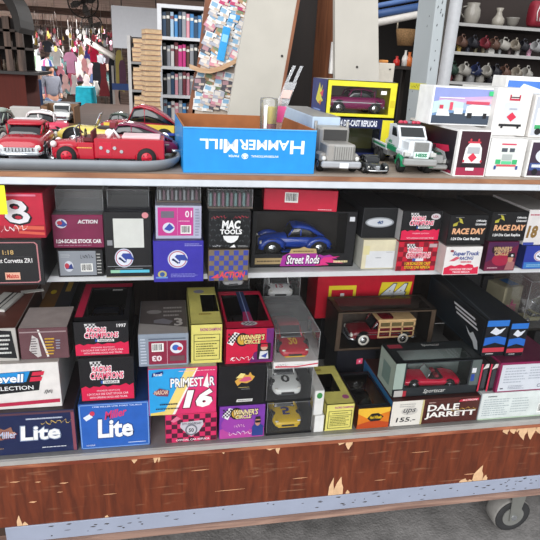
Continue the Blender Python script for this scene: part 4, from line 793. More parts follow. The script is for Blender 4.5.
# fire engine, side on
p0, p1 = tray(56, 161), tray(165, 163); L = (p1-p0).length; cx = (p0.x+p1.x)/2
ft = empty('model_fire_engine', 'red open-cab fire engine model standing sideways at the front of the tray', 'model car', (cx, .071, TZ), math.radians(-1))
fr_ = M('ab1028', .25, 0, .03, 0, .6); W = .07; H = .066
mb = MB()
mb.loft([(-L*.5, W*.26, .012, .036), (-L*.48, W*.32, .011, .041), (-L*.35, W*.36, .011, .043), (-L*.26, W*.4, .011, .043), (-L*.255, W*.46, .011, .043)], fr_, 18, 4)
mb.box(-L*.27, -L*.12, -W*.48, W*.48, .011, .042, fr_, .002)
mb.box(-L*.12, L*.5, -W*.5, W*.5, .014, .05, fr_, .0015)
for x in (-L*.36, L*.34):
    for s in (-1, 1):
        pts = [(x-.019*math.cos(PI*k/8), s*W*.46, .014+.019*math.sin(PI*k/8)) for k in range(9)]; mb.tube(pts, .0045, fr_, 8)
mb.box(-L*.26, -L*.1, -W*.52, W*.52, .009, .0125, M('3a3a3c', .5)); mb.build('body', ft)
for x in (-L*.36, L*.34):
    for s in (-1, 1): wheel_part('wheel', ft, x, s*W*.46, .0178, .014, TYRE, M('b81830', .3))
mb = MB(); mb.tube([(-L*.47, -W*.46, .012), (-L*.51, -W*.36, .012), (-L*.515, 0, .012), (-L*.51, W*.36, .012), (-L*.47, W*.46, .012)], .0028, CHROME, 8); mb.build('bumper', ft)
mb = MB(); mb.box(-L*.512, -L*.495, -W*.2, W*.2, .014, .034, CHROME, .002); mb.build('grille', ft)
for s in (-1, 1):
    mb = MB(); mb.ball((-L*.475, s*W*.34, .037), .006, M('e8d8d8', .15, .2, 0)); mb.build('headlight', ft)
mb = MB(); mb.box(-L*.22, -L*.14, -W*.38, W*.38, .042, .05, M('5a1a20', .6), .002); mb.box(-L*.15, -L*.13, -W*.38, W*.38, .042, .062, M('5a1a20', .6), .002); mb.build('seat', ft)
mb = MB(); mb.tube([(-L*.27, -W*.42, .042), (-L*.285, -W*.4, .066), (-L*.285, W*.4, .066), (-L*.27, W*.42, .042)], .0014, CHROME, 6); mb.build('windscreen_frame', ft)
mb = MB(); mb.torus((-L*.2, -W*.2, .055), .009, .0012, BLACK, 'x'); mb.build('steering_wheel', ft)
mb = MB()
for k in range(4): mb.cyl((-L*.06+k*.012, -W*.5-.002, .034-(k % 2)*.006), .0032, .003, CHROME, 'y', 10)
mb.box(-L*.08, L*.03, -W*.5-.0008, -W*.5, .02, .044, M('b81c34', .3, .1)); mb.build('pump_panel', ft)
mb = MB(); mb.tube([(0, -W*.3, .05), (.01, -W*.3, .064), (.02, -W*.3, .05)], .003, M('e0e0de', .3)); mb.ball((.0, 0, .056), .008, M('e4e2e0', .3)); mb.build('hose_reel', ft)
mb = MB(); mb.box(L*.12, L*.46, -W*.36, W*.36, .05, .055, M('dcb8ba', .5), .001); mb.build('bed_cover', ft)
mb = MB(); f = Face(mb, lambda u, v, o: (-L*.45+u*L*.3, -W*.5-o, .03+v*.006), L*.3, .006); 
mb2 = MB(); f = Face(mb2, lambda u, v, o: (-L*.27+u*L*.14, -W*.481-o, .031+v*.004), L*.14, .004); paint(f, [('l', 0, 0, 1, 1, 1, 'd8a848')]); mb2.build('door_lettering', ft)
for k, (x, s) in enumerate(((-L*.1, 1),)): pass
# the rest of the tray
p = at_y(127, 140, .16)
car('fastback', 'model_car', 'dark magenta fastback car model with chrome window frames, behind the fire engine', .205, .066, .07, '74123c', (p.x, .155, TZ), PI-.05)
p = at_y(106, 134, .255); car('open', 'model_car', 'pale yellow convertible model behind the magenta fastback', .2, .06, .078, 'd8c25a', (p.x, .24, TZ), PI-.04)
def flames(root, L, W, H):
    for s in (-1, 1):
        mb = MB(); mb.box(-L*.42, L*.42, s*W*.503-.0008, s*W*.503+.0008, H*.36, H*.54, M('dfc04a', .3)); mb.build('side_stripe', root)
        mb = MB(); mb.box(-L*.46, -L*.3, s*W*.5-.0012, s*W*.5+.0012, H*.3, H*.36, M('3a4aa0', .3)); mb.build('blue_flash', root)
p = at_y(142, 134, .33); car('fastback', 'model_car', 'dark red car model with a yellow side stripe, at the back of the tray', .19, .06, .092, '98172c', (p.x, .332, TZ), PI-.16, extra=flames)
p = at_y(117, 126, .44); car('sedan', 'model_car', 'dark green car model standing behind the tray', .11, .055, .066, '39473d', (p.x, .46, ZT+.0005), PI-.1)
p = at_y(33, 126, .31); car('fifties', 'model_car', 'pink and white car model standing behind the red fifties sedan', .14, .07, .07, 'd23a5a', (p.x, .345, TZ), PI+.1, roof='eae0e0')
p = at_y(2, 126, .25); car('coupe', 'model_car', 'grey-green antique car model with whitewall tyres, at the tray end', .14, .07, .08, '8a9488', (p.x-.012, .25, TZ), -PI/2-.2, wall=M('e8e6e0', .5), grille='tall')
# small cardboard box holding a white car on end, and a grey flap
p = tray(58, 139)
cb = M('7f5e44', .8, 0, .1)
q0, q1 = at_y(43, 139, .42), at_y(76, 139, .42); w = q1.x-q0.x
root = empty('cardboard_box', 'small open brown cardboard box with a white car in it, behind the tray', 'box', ((q0.x+q1.x)/2, .42, ZT+.0005))
hgt = at_y(60, 107, .42).z-ZT
mb = MB()
mb.box(-w/2, w/2, .098, .1, 0, hgt, cb); mb.box(-w/2, -w/2+.002, 0, .1, 0, hgt, cb); mb.box(w/2-.002, w/2, 0, .1, 0, hgt, cb); mb.box(-w/2, w/2, 0, .1, 0, .002, cb)
mb.box(-w/2, w/2, 0, .002, 0, hgt*.5, cb); mb.box(-w/2, -w/2+w*.2, 0, .002, 0, hgt, cb); mb.build('carton_body', root)
car('fastback', 'model_car', 'white car model with chrome bumper, standing in the small open cardboard box', .09, .05, .046, 'e2e2e0', ((q0.x+q1.x)/2+.004, .47, ZT+.035), -PI/2)
tb = MB(); tb.box(-.035, .035, -.042, .042, 0, .031, M('54504c', .7), .001); tag(tb.build('small_box', None, ((q0.x+q1.x)/2+.004, .47, ZT+.0032)), 'grey block under the white car in the cardboard box', 'box')
g0, g1 = at_y(11, 135, .5), at_y(44, 135, .5)
mb = MB(); mb.box(-(g1.x-g0.x)/2, (g1.x-g0.x)/2, 0, .03, 0, at_y(28, 108, .5).z-ZT, M('a8a4a0', .7), .002); tag(mb.build('grey_box', None, ((g0.x+g1.x)/2, .515, ZT+.0005)), 'pale grey carton at the back of the counter behind the pink car', 'box')
# blue paper carton, upside down lettering, open top
q0, q1 = at_y(183, 150, .02), at_y(316, 150, .02); w = q1.x-q0.x; hgt = at_y(250, 128.5, .02).z-ZT; dep = .27; t = .003
bl = M('1f8ad2', .45, 0, .06); br = M('9a6038', .8, 0, .1)
root = empty('paper_carton', 'open bright blue paper carton with upside-down white lettering, on the counter top', 'box', ((q0.x+q1.x)/2, .02, ZT+.0005), math.radians(2))
mb = MB()
def wallbox(x0, x1, y0, y1, outer):
    mb.box(x0, x1, y0, y1, 0, hgt, br)
wallbox(-w/2+.0004, w/2-.0004, .0004, t, 0); wallbox(-w/2+.0004, w/2-.0004, dep-t, dep-.0004, 0); wallbox(-w/2+.0004, -w/2+t, t, dep-t, 0); wallbox(w/2-t, w/2-.0004, t, dep-t, 0)
mb.box(-w/2+.0004, w/2-.0004, .0004, dep-.0004, 0, t, br)
F = faces(mb, w, dep, hgt)
for k in ('front', 'left', 'right'): F[k].rect(0, 0, 1, .995, bl)
f = Face(mb, lambda u, v, o: (u*w-w/2, dep+o, v*hgt), w, hgt); f.rect(0, 0, 1, .995, bl)
wt = M('e9f2f8', .5)
f = F['front']; f.text('AMMER', .41, .53, .79, .75, wt, .02, 0, True); f.text('H', .80, .45, .91, .75, wt, .02, 0, True)
f.text('M', .295, .45, .40, .75, wt, .02, 0, True); f.text('ILL', .12, .53, .285, .75, wt, .02, 0, True)
# globe mark and small lettering
f.text('INTERNATIONAL', .50, .36, .71, .41, wt, .01, 0, True); f.text('PAPER', .33, .36, .41, .41, wt, .01, 0, True); f.ell(.455, .385, .025, .065, wt); f.ell(.455, .385, .02, .052, bl); f.poly([(.45, .33), (.46, .33), (.472, .41), (.455, .43), (.438, .41)], wt)
for rr in ((.0, .97, 1, .995),): f.rect(rr[0], rr[1], rr[2], rr[3], M('57aee0', .6))
mb.build('carton_body', root)
HB = ((q0.x+q1.x)/2, .02, w, hgt, dep)
# blister card and candy cup sticking out of it
a0, a1 = at_y(268, 130, .14), at_y(298, 66, .16)
root = empty('blister_card', 'curved clear plastic hang card with pink print, sticking out of the blue carton', 'packaging', (a0.x+.008, .15, ZT+.0045))
N = 12; P = []
hh = a1.z-ZT-.004; dx = a1.x-a0.x-.008
for i in range(N+1): s = i/N; P.append((dx*(s**1.7), 0.01*s, hh*s))
mb = MB(); mc = clear('blister', 'f4f4f6', 1.5, .08, .18)
wd = .022
R = []
for p in P: R.append([(p[0]-wd/2, p[1], p[2]), (p[0]+wd/2, p[1]-.012, p[2]), (p[0]+wd/2, p[1]-.011, p[2]), (p[0]-wd/2, p[1]+.001, p[2])])
mb.rings(R[:11], mc, True, False); 
for s in (-1, 1):
    R2 = [[(p[0]+s*wd*.35-wd*.14, p[1], p[2]), (p[0]+s*wd*.35+wd*.14, p[1]-.003, p[2]), (p[0]+s*wd*.35+wd*.14, p[1]-.002, p[2]), (p[0]+s*wd*.35-wd*.14, p[1]+.001, p[2])] for p in P[10:]]; mb.rings(R2, mc, True, False)
mb.build('clear_strip', root)
def strip(i0, i1, m, name):
    mb = MB(); R = [[(p[0]-wd*.4, p[1]-.0052, p[2]), (p[0]+wd*.4, p[1]-.0135, p[2]), (p[0]+wd*.4, p[1]-.0128, p[2]), (p[0]-wd*.4, p[1]-.0045, p[2])] for p in P[i0:i1]]
    mb.rings(R, m, True, False); mb.build(name, root)
strip(5, 8, M('d04a86', .4), 'pink_label'); strip(8, 10, M('c8a8a0', .4), 'photo_label'); strip(1, 5, M('4a3a40', .4), 'dark_label')
p = at_y(268, 126, .11)
root = empty('candy_cup', 'clear plastic cup with yellow and red contents, standing in the blue carton', 'cup', (p.x, .11, ZT+.0045))
h2 = at_y(268, 98, .11).z-ZT-.0045
mb = MB(); mb.lathe([(.014, 0), (.0185, h2*.96), (.0175, h2), (.001, h2+.002)], (0, 0, 0), clear('cup_plastic', 'f6f6f6', 1.5, .05, .15), 20); mb.build('cup_wall', root)
mb = MB(); mb.cyl((.002, 0, .002), .012, h2*.6, M('c0304a', .5)); mb.build('red_contents', root)
mb = MB(); mb.cyl((.004, 0, h2*.6+.003), .012, h2*.25, M('d8c42a', .5)); mb.build('yellow_contents', root)
mb = MB(); mb.box(-.012, -.006, -.0175, -.0165, .004, h2*.9, M('eef0f2', .4)); mb.build('white_label', root)

# grey articulated lorry
p0, p1 = on_top(317, 172), on_top(358, 173)
gx = (p0.x+p1.x)/2; W = p1.x-p0.x-.004
lr = empty('model_lorry', 'silver-grey articulated lorry model with pale blue trailer, beside the blue carton', 'model truck', (gx, .03, ZT+.0005))
gm = M('a19d98', .35, .3, .06); gd = M('6d6a66', .4, .3, .06)
pz = lambda py, y=.03: at_y(338, py, y).z-ZT
zg0, zg1 = pz(161), pz(145); zr = pz(131); zb = pz(168)
mb = MB(); mb.box(-W*.36, W*.36, .004, .06, zg0-.004, zg1, gm, .003); mb.box(-W*.5, W*.5, .012, .05, zg0-.006, zg0+.012, gm, .004)
mb.box(-W*.38, W*.38, .055, .11, zg0-.004, zr, gm, .005); mb.box(-W*.32, W*.32, .1, .2, .014, .022, gd); mb.build('cab', lr)
mb = MB(); mb.box(-W*.2, W*.3, -.001, .006, zg0, zg1-.001, M('b8b6b2', .3, .6), .003)
for k in range(9): x = -W*.18+W*.46*k/8; mb.box(x-.0007, x+.0007, -.002, 0, zg0+.002, zg1-.004, M('8a8884', .3, .6))
mb.build('grille', lr)
mb = MB(); mb.box(-W*.5, W*.5, -.008, .004, zb, zg0-.001, M('b3b5ba', .3, .4), .003); mb.build('bumper', lr)
mb = MB(); mb.box(-W*.06, W*.16, -.009, -.008, zb+.001, zg0-.003, M('e6e8ea', .4)); mb.build('number_plate', lr)
mb = MB(); mb.box(-W*.3, W*.3, .053, .0555, zg1+.001, zr-.004, M('3c3b3a', .2)); mb.build('windscreen', lr)
for s in (-1, 1):
    mb = MB(); mb.ball((s*W*.42, .006, zg0+.003), .005, M('d8d8d4', .2, .3, 0)); mb.build('headlight', lr)
    mb = MB(); mb.cyl((s*W*.42, .085, zg1-.004), .0035, .04, M('b0aeaa', .3, .6)); mb.build('exhaust_stack', lr)
    for y in (.024, .15, .18): wheel_part('wheel', lr, 0, 0, .0145, .012) if False else None
def wheel_y(root, x, y, r, w, hub=CHROME):
    mb = MB(); mb.lathe([(r*.5, -w/2), (r*.93, -w/2), (r, -w*.3), (r, w*.3), (r*.93, w/2), (r*.5, w/2)], (0, 0, 0), TYRE, 18, 'x'); o = mb.build('wheel', root, (x, y, r)); s = 1 if x > 0 else -1
    h = MB(); h.lathe([(r*.56, -w*.45), (r*.5, -w*.55), (r*.1, -w*.5), (r*.1, w*.5), (r*.5, w*.55), (r*.56, w*.45)], (0, 0, 0), hub, 14, 'x'); h.build('hub', o)
for s in (-1, 1):
    for y in (.028, .155, .19): wheel_y(lr, s*W*.42, y, .0145, .012)
# trailer
t0, t1 = at_y(313, 124, .15), at_y(341, 124, .15)
zt0 = at_y(327, 131, .15).z-ZT; zt1 = at_y(327, 117.5, .15).z-ZT
mb = MB(); mb.box(t0.x-gx, t1.x-gx, .125, .42, .026, zt1, M('b3c4d6', .4, 0, .05), .0015); mb.box(t0.x-gx+.001, t1.x-gx-.001, .126, .419, zt1, zt1+.001, M('8d8a86', .5)); mb.build('trailer', lr)
# white and green tow truck
p0, p1 = on_top(397, 172), on_top(434, 175)
W = (p1-p0).length*.9; cx = (p0.x+p1.x)/2-.004
hw_ = M('d6dade', .25, 0, .03, 0, .6); hg = M('1f8a5c', .3); sil = M('b0b0ae', .3, .6, .05)
tr = empty('model_tow_truck', 'white and green tow truck model with roof lights and chrome bumper', 'model truck', (cx, .03, ZT+.0005), math.radians(-5))
hz = lambda py, y=.03: at_y(415, py, y).z-ZT
za, zb, zc, zd = hz(166), hz(158), hz(142), hz(128, .075)
mb = MB()
mb.box(-W*.36, W*.36, .004, .07, zb-.002, zc, hw_, .004); mb.box(-W*.5, W*.5, .01, .06, zb-.002, zb+.012, hw_, .004)
mb.prism([(.055, zb), (.055, zc), (.078, zd), (.13, zd), (.13, zb)], -W*.44, W*.44, hw_, 'x'); mb.build('cab', tr)
for s in (-1, 1):
    mb = MB(); pts = [(s*W*.44, .032-.019*math.cos(PI*k/8), .014+.02*math.sin(PI*k/8)) for k in range(9)]; mb.tube(pts, .006, hg, 8); mb.box(min(s*W*.44, s*W*.46), max(s*W*.44, s*W*.46), .055, .13, zb, zb+.01, hg); mb.build('fender', tr)
    mb = MB(); mb.prism([(.07, zc+.001), (.083, zd-.004), (.105, zd-.004), (.105, zc+.001)], s*W*.44, s*(W*.44+.001), M('1c2024', .1), 'x'); mb.build('side_window', tr)
    for y in (.03, .17, .2): wheel_y(tr, s*W*.42, y, .0145, .013, M('3a3a3c', .5))
    mb = MB(); mb.box(s*W*.4-.006, s*W*.4+.006, .0, .012, zb+.002, zb+.010, M('cfcfca', .2, .3), .001); mb.build('headlight', tr)
mb = MB(); y0, z0, y1, z1 = .055, zc, .078, zd; n = Vector((0, -(z1-z0), (y1-y0))).normalized()*.0006
A = lambda x, s: (x, y0+(y1-y0)*s+n.y, z0+(z1-z0)*s+n.z); mb.add([A(-W*.38, .1), A(W*.38, .1), A(W*.36, .88), A(-W*.36, .88)], [(0, 1, 2, 3)], M('14171a', .08, 0, 0, 0, .8)); mb.build('windscreen', tr)
mb = MB(); mb.box(-W*.22, W*.22, -.001, .006, zb+.0115, zc-.001, sil, .001)
for k in range(10): z = zb+.013+(zc-zb-.016)*k/9; mb.box(-W*.21, W*.21, -.0018, -.001, z, z+.0007, M('6c6c6a', .4))
mb.build('grille', tr)
mb = MB(); f = Face(mb, lambda u, v, o: (-W*.22+u*W*.46, -.0015-o, zb-.001+v*.0125), W*.46, .0125); mb.box(-W*.22, W*.24, -.0015, .0, zb-.001, zb+.0115, M('cfe0da', .4)); f.text('HESS', .12, .2, .88, .8, M('1a7a54', .4), .05); mb.build('name_plate', tr)
mb = MB(); mb.box(-W*.52, W*.52, -.008, .006, za, zb-.002, sil, .003); mb.build('bumper', tr)
mb = MB(); mb.box(-W*.34, W*.34, .085, .105, zd, zd+.004, M('3a2c30', .5))
for k in range(5): mb.ball((-W*.28+k*W*.14, .092, zd+.006), .0052, M('b0324a' if k != 2 else '70707a', .2), 1.1, 1, .8)
mb.build('light_bar', tr)
mb = MB(); mb.box(-W*.42, W*.42, .13, .25, .02, .03, M('8b8d8e', .4, .3)); mb.box(-W*.46, -W*.4, .13, .25, .03, .043, hw_, .002); mb.box(W*.4, W*.46, .13, .25, .03, .043, hw_, .002); mb.prism([(.14, .03), (.145, .075), (.15, .075), (.25, .034), (.25, .03)], -W*.06, W*.06, hw_, 'x'); mb.box(-W*.462, -W*.46, .14, .24, .034, .039, hg); mb.build('tow_bed', tr)
mb = MB(); f = Face(mb, lambda u, v, o: (-W*.442-o, .13-u*.05, zb+.014+v*.008), .05, .008); f.text('HESS', .1, .1, .6, .9, hg, .04); f.rect(.0, -.4, 1, -.15, hg); mb.build('door_lettering', tr)
# little dark chrome car
p = on_top(374, 173)
car('coupe', 'model_car', 'tiny black car model with chrome bumper, tucked between the lorry and the tow truck', .085, .05, .033, '26282a', (p.x-.001, .022+.048, ZT+.0005), -PI/2, grille='tall')
# second truck, half hidden
p0, p1 = on_top(427, 168), on_top(449, 170); W = .044; cx = .558
t2 = empty('model_truck', 'dark green and chrome truck model half hidden behind the tow truck', 'model truck', (cx, .05, ZT+.0005))
dg_ = M('1f4436', .3, 0, .04, 0, .6)
mb = MB(); mb.box(-W*.36, W*.36, .004, .05, .02, .043, dg_, .006); mb.box(-W*.48, W*.48, .012, .045, .018, .03, M('8f8e8a', .35, .3), .005); mb.box(-W*.4, W*.4, .048, .1, .02, .058, dg_, .008); mb.box(-W*.36, W*.36, .1, .2, .016, .024, M('4a4a4a', .5)); mb.build('cab', t2)
mb = MB(); mb.box(-W*.3, W*.3, -.001, .006, .021, .039, sil, .002); mb.build('grille', t2)
mb = MB(); mb.box(-W*.5, W*.5, -.008, .004, .010, .0195, sil, .003); mb.build('bumper', t2)
mb = MB(); mb.box(-W*.34, W*.34, .0465, .049, .044, .055, DARKGLASS); mb.build('windscreen', t2)
mb = MB(); mb.loft([(-.001, .001, .049, .051), (0, W*.36, .028, .074), (.0, W*.4, .026, .076), (.09, W*.4, .026, .076), (.092, W*.3, .032, .07)], M('c42a4c', .3), 18, 2.4)
mb.xf(Matrix.Translation((0, .108, 0)) @ Matrix.Rotation(PI/2, 4, 'Z')); mb.build('tank', t2)
for s in (-1, 1):
    mb = MB(); mb.box(s*W*.42-.006, s*W*.42+.006, .008, .014, .02, .028, M('d0d0cc', .2, .3), .001); mb.build('headlight', t2)
    for y in (.03, .16): wheel_y(t2, s*W*.42, y, .0125, .012)
# yellow window boxes with a purple sedan, stacked
YB = {'front': [('r', .0, .02, .12, .98, '1c2a66')]}
yl = 'd8cf30'
y0 = .26
zl = at_y(360, 118, y0).z
window_box('T1b', 'lower dark blue and yellow window box with white lettering, under the purple sedan box', (326, 392, 119, 165), ZT, .13, '15204c', (.08, .1, .8, .74), {'front': [('t', '1/24 DIE-CAST REPLICAS', .12, .78, .74, .94, 'dfe2ea', .03), ('r', .82, .04, .99, .96, yl)]}, y0=y0, h=zl-ZT, inner='6a6a40')
window_box('T1', 'yellow-framed window box with a purple sedan model, stacked behind the trucks', (326, 397, 81, 117), 'T1b', .13, yl, (.06, .1, .9, .84), {
    'left': [('r', .0, .0, 1, 1, '1c2c6c'), ('p', [(.3, .4), (.5, .9), (.6, .7), (.7, .85), (.66, .5), (.8, .4), (.5, .3)], 'd8d04a'), ('p', [(.55, .6), (.8, .72), (.74, .5)], 'd04a5a'), ('p', [(.5, .35), (.7, .42), (.64, .26)], 'd07a3a'), ('l', .2, .08, .7, .18, 1, '8aa0d8')], 'front': [('r', .915, .3, .98, .5, 'c8b828')]}, y0=y0, inner='9a938c', top='b7b4a8')
r = REG['T1']
car('fifties', 'model_sedan', 'glossy purple forties sedan model with chrome hub caps, in the yellow window box', .146, .07, .06, '7a1850', (r[0]-.002, r[1]+.055, r[3]+.006), PI, cat='model car')
mb = MB(); mb.box(-.007, .007, 0, .0006, -.004, .004, M('eceae4', .5)); a = at_y(384, 93, y0-.001); tag(mb.build('price_sticker', None, (a.x, y0-.001, a.z)), 'small white price sticker on the purple sedan box window', 'sticker')
# white-edged truck boxes
TRK = lambda cab, light: [('p', [(.22, .3), (.26, .62), (.36, .72), (.66, .72), (.76, .62), (.8, .3)], 'dde0de'), ('r', .3, .72, .7, .76, 'c03a4a'), ('e', .38, .79, .03, .03, 'c03a4a'), ('e', .62, .79, .03, .03, 'c03a4a'), ('r', .32, .5, .7, .64, cab), ('p', [(.36, .42), (.5, .52), (.64, .42), (.5, .32)], light), ('r', .2, .22, .8, .28, '1e1e20'), ('e', .24, .34, .03, .03, 'c03a4a'), ('e', .78, .34, .03, .03, 'c03a4a')]
carton('T2', 'white-edged dark maroon carton with a white truck on its end, beside the trucks', (456, 489, 130, 177), ZT, .24, 'e4e2e0', {
    'front': [('r', .06, .03, .96, .97, '3a1c26'), ('r', .06, .03, .96, .2, '9a2c48')] + TRK('a8aaae', 'c8324a') + [('r', .34, .14, .6, .2, 'e0e0e0')],
    'left': [('r', .0, .04, .96, .95, '241d24'), ('p', [(.0, .04), (.96, .04), (.96, .1), (.0, .3)], '8a2c44'), ('p', [(.2, .5), (.85, .62), (.88, .5), (.6, .36), (.2, .36)], 'c42a4c'), ('p', [(.5, .36), (.62, .5), (.8, .46), (.86, .3), (.6, .24)], 'b9bcbc')], 'top': [('r', .0, .0, .999, .999, 'c9c4be')]})
def scene_print(): return [('r', .02, .04, .98, .96, '6f8fb8'), ('p', [(.02, .5), (.3, .62), (.6, .58), (.98, .66), (.98, .96), (.02, .96)], '8a94c8'), ('p', [(.1, .6), (.98, .58), (.98, .8), (.5, .74), (.1, .72)], 'c0a0c4'), ('p', [(.5, .6), (.98, .58), (.98, .72), (.7, .68)], 'd8b0c0'), ('p', [(.4, .5), (.55, .62), (.7, .54), (.85, .64), (.98, .56), (.98, .4), (.4, .4)], '9fb0c8'), ('p', [(.02, .04), (.98, .04), (.98, .28), (.4, .34), (.02, .24)], '3c4654'), ('p', [(.02, .3), (.28, .4), (.5, .34), (.5, .6), (.2, .66), (.02, .6)], 'b9d0cc'),
  ('p', [(.55, .26), (.56, .5), (.64, .56), (.94, .54), (.96, .28)], 'e2e4e4'), ('r', .54, .56, .92, .64, 'c24a60'), ('r', .58, .2, .66, .34, '1e1e22'), ('r', .84, .2, .9, .34, '1e1e22'), ('p', [(.08, .24), (.1, .42), (.26, .42), (.3, .24)], 'dadcdc'), ('r', .12, .42, .18, .52, 'c03a50'), ('r', .28, .4, .33, .6, 'd04a60'), ('r', .36, .3, .5, .46, 'd8dcdc'), ('r', .1, .7, .5, .72, 'dfe8ea'), ('r', .88, .8, .95, .92, '3cb878')]
carton('T3', 'white-bordered carton with a snowy truck scene and green tag, on the maroon truck carton', (431, 494, 87, 127), 'T2', .07, 'e8e8e8', {'front': scene_print()}, y0=.1, top='d8d6d4')
carton('T4', 'plain white carton with a green and white truck front, on the counter top', (488, 525, 139, 177), ZT, .16, 'dddbd8', {'front': [('p', [(.2, .3), (.24, .7), (.3, .84), (.68, .84), (.76, .7), (.8, .3)], 'd2d8d2'), ('r', .3, .84, .7, .88, 'c8405a'), ('r', .32, .66, .48, .76, '4a5058'), ('r', .54, .66, .68, .76, '4a5058'), ('r', .36, .44, .64, .6, 'a8aeac'), ('r', .2, .34, .34, .46, '3aa86a'), ('r', .66, .34, .8, .46, '3aa86a'), ('r', .36, .34, .64, .42, '5ac08a'), ('r', .24, .28, .78, .33, 'c8505a'), ('r', .18, .2, .24, .3, '2a4a8a'), ('r', .78, .2, .84, .3, '2a4a8a')], 'left': [('r', .02, .02, .98, .98, '2a4a78')]}, top='d0cecb')
carton('T4b', 'scuffed white carton with a grey truck front, stacked on the green-truck carton', (494, 530, 88, 136), 'T4', .15, 'd9d6d2', {'front': [('p', [(.22, .3), (.26, .68), (.36, .7), (.64, .7), (.74, .68), (.78, .3)], 'c9cdd2'), ('r', .36, .74, .66, .78, 'b83048'), ('r', .36, .78, .4, .86, 'b83048'), ('r', .62, .78, .66, .86, 'b83048'), ('r', .38, .8, .64, .82, '3a2a30'), ('p', [(.36, .4), (.5, .5), (.64, .4), (.5, .3)], 'c8304a'), ('r', .18, .2, .82, .25, '1e1e20'), ('r', .24, .16, .3, .21, '1e1e20'), ('r', .7, .16, .76, .21, '1e1e20'), ('l', .4, .54, .64, .6, 1, '9aa0b0')]}, top='cfccc8')
carton('T5', 'white carton with a tanker on dark ground, at the end of the counter', (528, 570, 141, 178), ZT, .16, 'e0dedb', {'front': [('r', .03, .05, .98, .95, '3a2a3c'), ('e', .6, .6, .45, .26, 'c9ccd4'), ('t', 'WILCO', .3, .5, .9, .66, 'c0304a', .04), ('r', .05, .2, .98, .4, '3a4a80'), ('r', .1, .28, .5, .36, 'c9ccd4'), ('e', .2, .16, .07, .09, '1a1a1e')]}, top='cfccc8')
carton('T5b', 'white carton with green and red truck print, on the tanker carton', (532, 572, 96, 138), 'T5', .15, 'dedad6', {'front': [('r', .03, .04, .98, .96, 'b8bcc4'), ('p', [(.1, .2), (.1, .7), (.5, .8), (.9, .7), (.9, .2)], 'd8dcda'), ('r', .1, .2, .5, .3, '3a9a60'), ('r', .3, .5, .6, .56, 'c04058'), ('e', .2, .14, .08, .08, '1c1c20')]}, top='c9c6c2')
carton('T6', 'tall blue-skied carton with a white border, behind the white truck cartons', (502, 560, 77, 130), ZT, .06, 'e8e6e4', {'front': [('r', .03, .0, .98, .95, '4a78c8'), ('p', [(.05, .72), (.3, .92), (.7, .85), (.6, .72)], 'd8dee8'), ('r', .03, .0, .98, .6, '8a6aa0'), ('r', .62, .66, .9, .78, 'c890b8')]}, top='d4d2d0', y0=.22)
# ------------------------------------------------------------------ the shed and the market aisle behind
def quad_board(mb, px4, y, t, m):
    """board whose front outline is given by four picture corners on the plane y, thickness t backwards"""
    P = [at_y(px, py, y) for px, py in px4]
    mb.prism([(p.x, p.z) for p in P], y, y+t, m)
def pbox(mb, x0, x1, yt, yb, y, d, m, bev=.0):
    a = at_y(x0, (yt+yb)/2, y); b = at_y(x1, (yt+yb)/2, y); mx_ = (x0+x1)/2
    mb.box(a.x, b.x, y, y+d, at_y(mx_, yb, y).z, at_y(mx_, yt, y).z, m, bev); return a, b
FLOOR = -.5
# leaning display boards and cabinet doors just behind the counter
lam = M('b9b4aa', .5, 0, .05, 0, .3, 8); ply = wood('plywood_brown', '6a3c26', '8a5638', 'Z', 4, .6, None, 8)
def board(name, label, px4, y, t, m, edge=None, extra=None, cat='board'):
    P = [at_y(px, py, y) for px, py in px4]; zb = FLOOR+.0 if y > 2.9 else .0
    # extend the lower two corners straight on down to the ground
    def down(a, b, z): k = (z-a.z)/(b.z-a.z); return a+(b-a)*k
    zf = 0. if y < 1.6 else -.5*(y-1.6)/1.8
    P[2] = down(P[1], P[2], zf+.002); P[3] = down(P[0], P[3], zf+.002)
    root = empty(name, label, cat, ((P[2].x+P[3].x)/2, y, zf+.002)); o = root.location
    L_ = [(p.x-o.x, p.z-o.z) for p in P]
    mb = MB(); mb.prism(L_, 0, t, m); mb.build('panel', root)
    if edge:
        mb = MB(); e = .012
        mb.prism([(L_[1][0], L_[1][1]), (L_[1][0]+e, L_[1][1]), (L_[2][0]+e, L_[2][1]), (L_[2][0], L_[2][1])], -.002, t+.002, edge); mb.build('edge_strip', root)
    return root, P
board('leaning_board', 'pale grey laminated board leaning beside the card rack, behind the blue carton', [(249, -6), (298, -6), (278, 108), (229, 108)], 1.3, .03, lam, ply)
board('upright_board', 'pale grey laminated board standing upright behind the yellow window box', [(335, -6), (378, -6), (379, 90), (335, 90)], 1.3, .03, M('bab5ac', .5, 0, .05, 0, .3, 7))
for px, py in ((282, 56), (357, 67)):
    a = at_y(px, py, 1.299); mb = MB(); mb.cyl((0, -.002, 0), .005, .0025, M('3a3632', .8), 'y', 10); tag(mb.build('board_bolt', None, a), 'small dark bolt in the ' + ('leaning board' if px < 300 else 'upright board'), 'bolt')
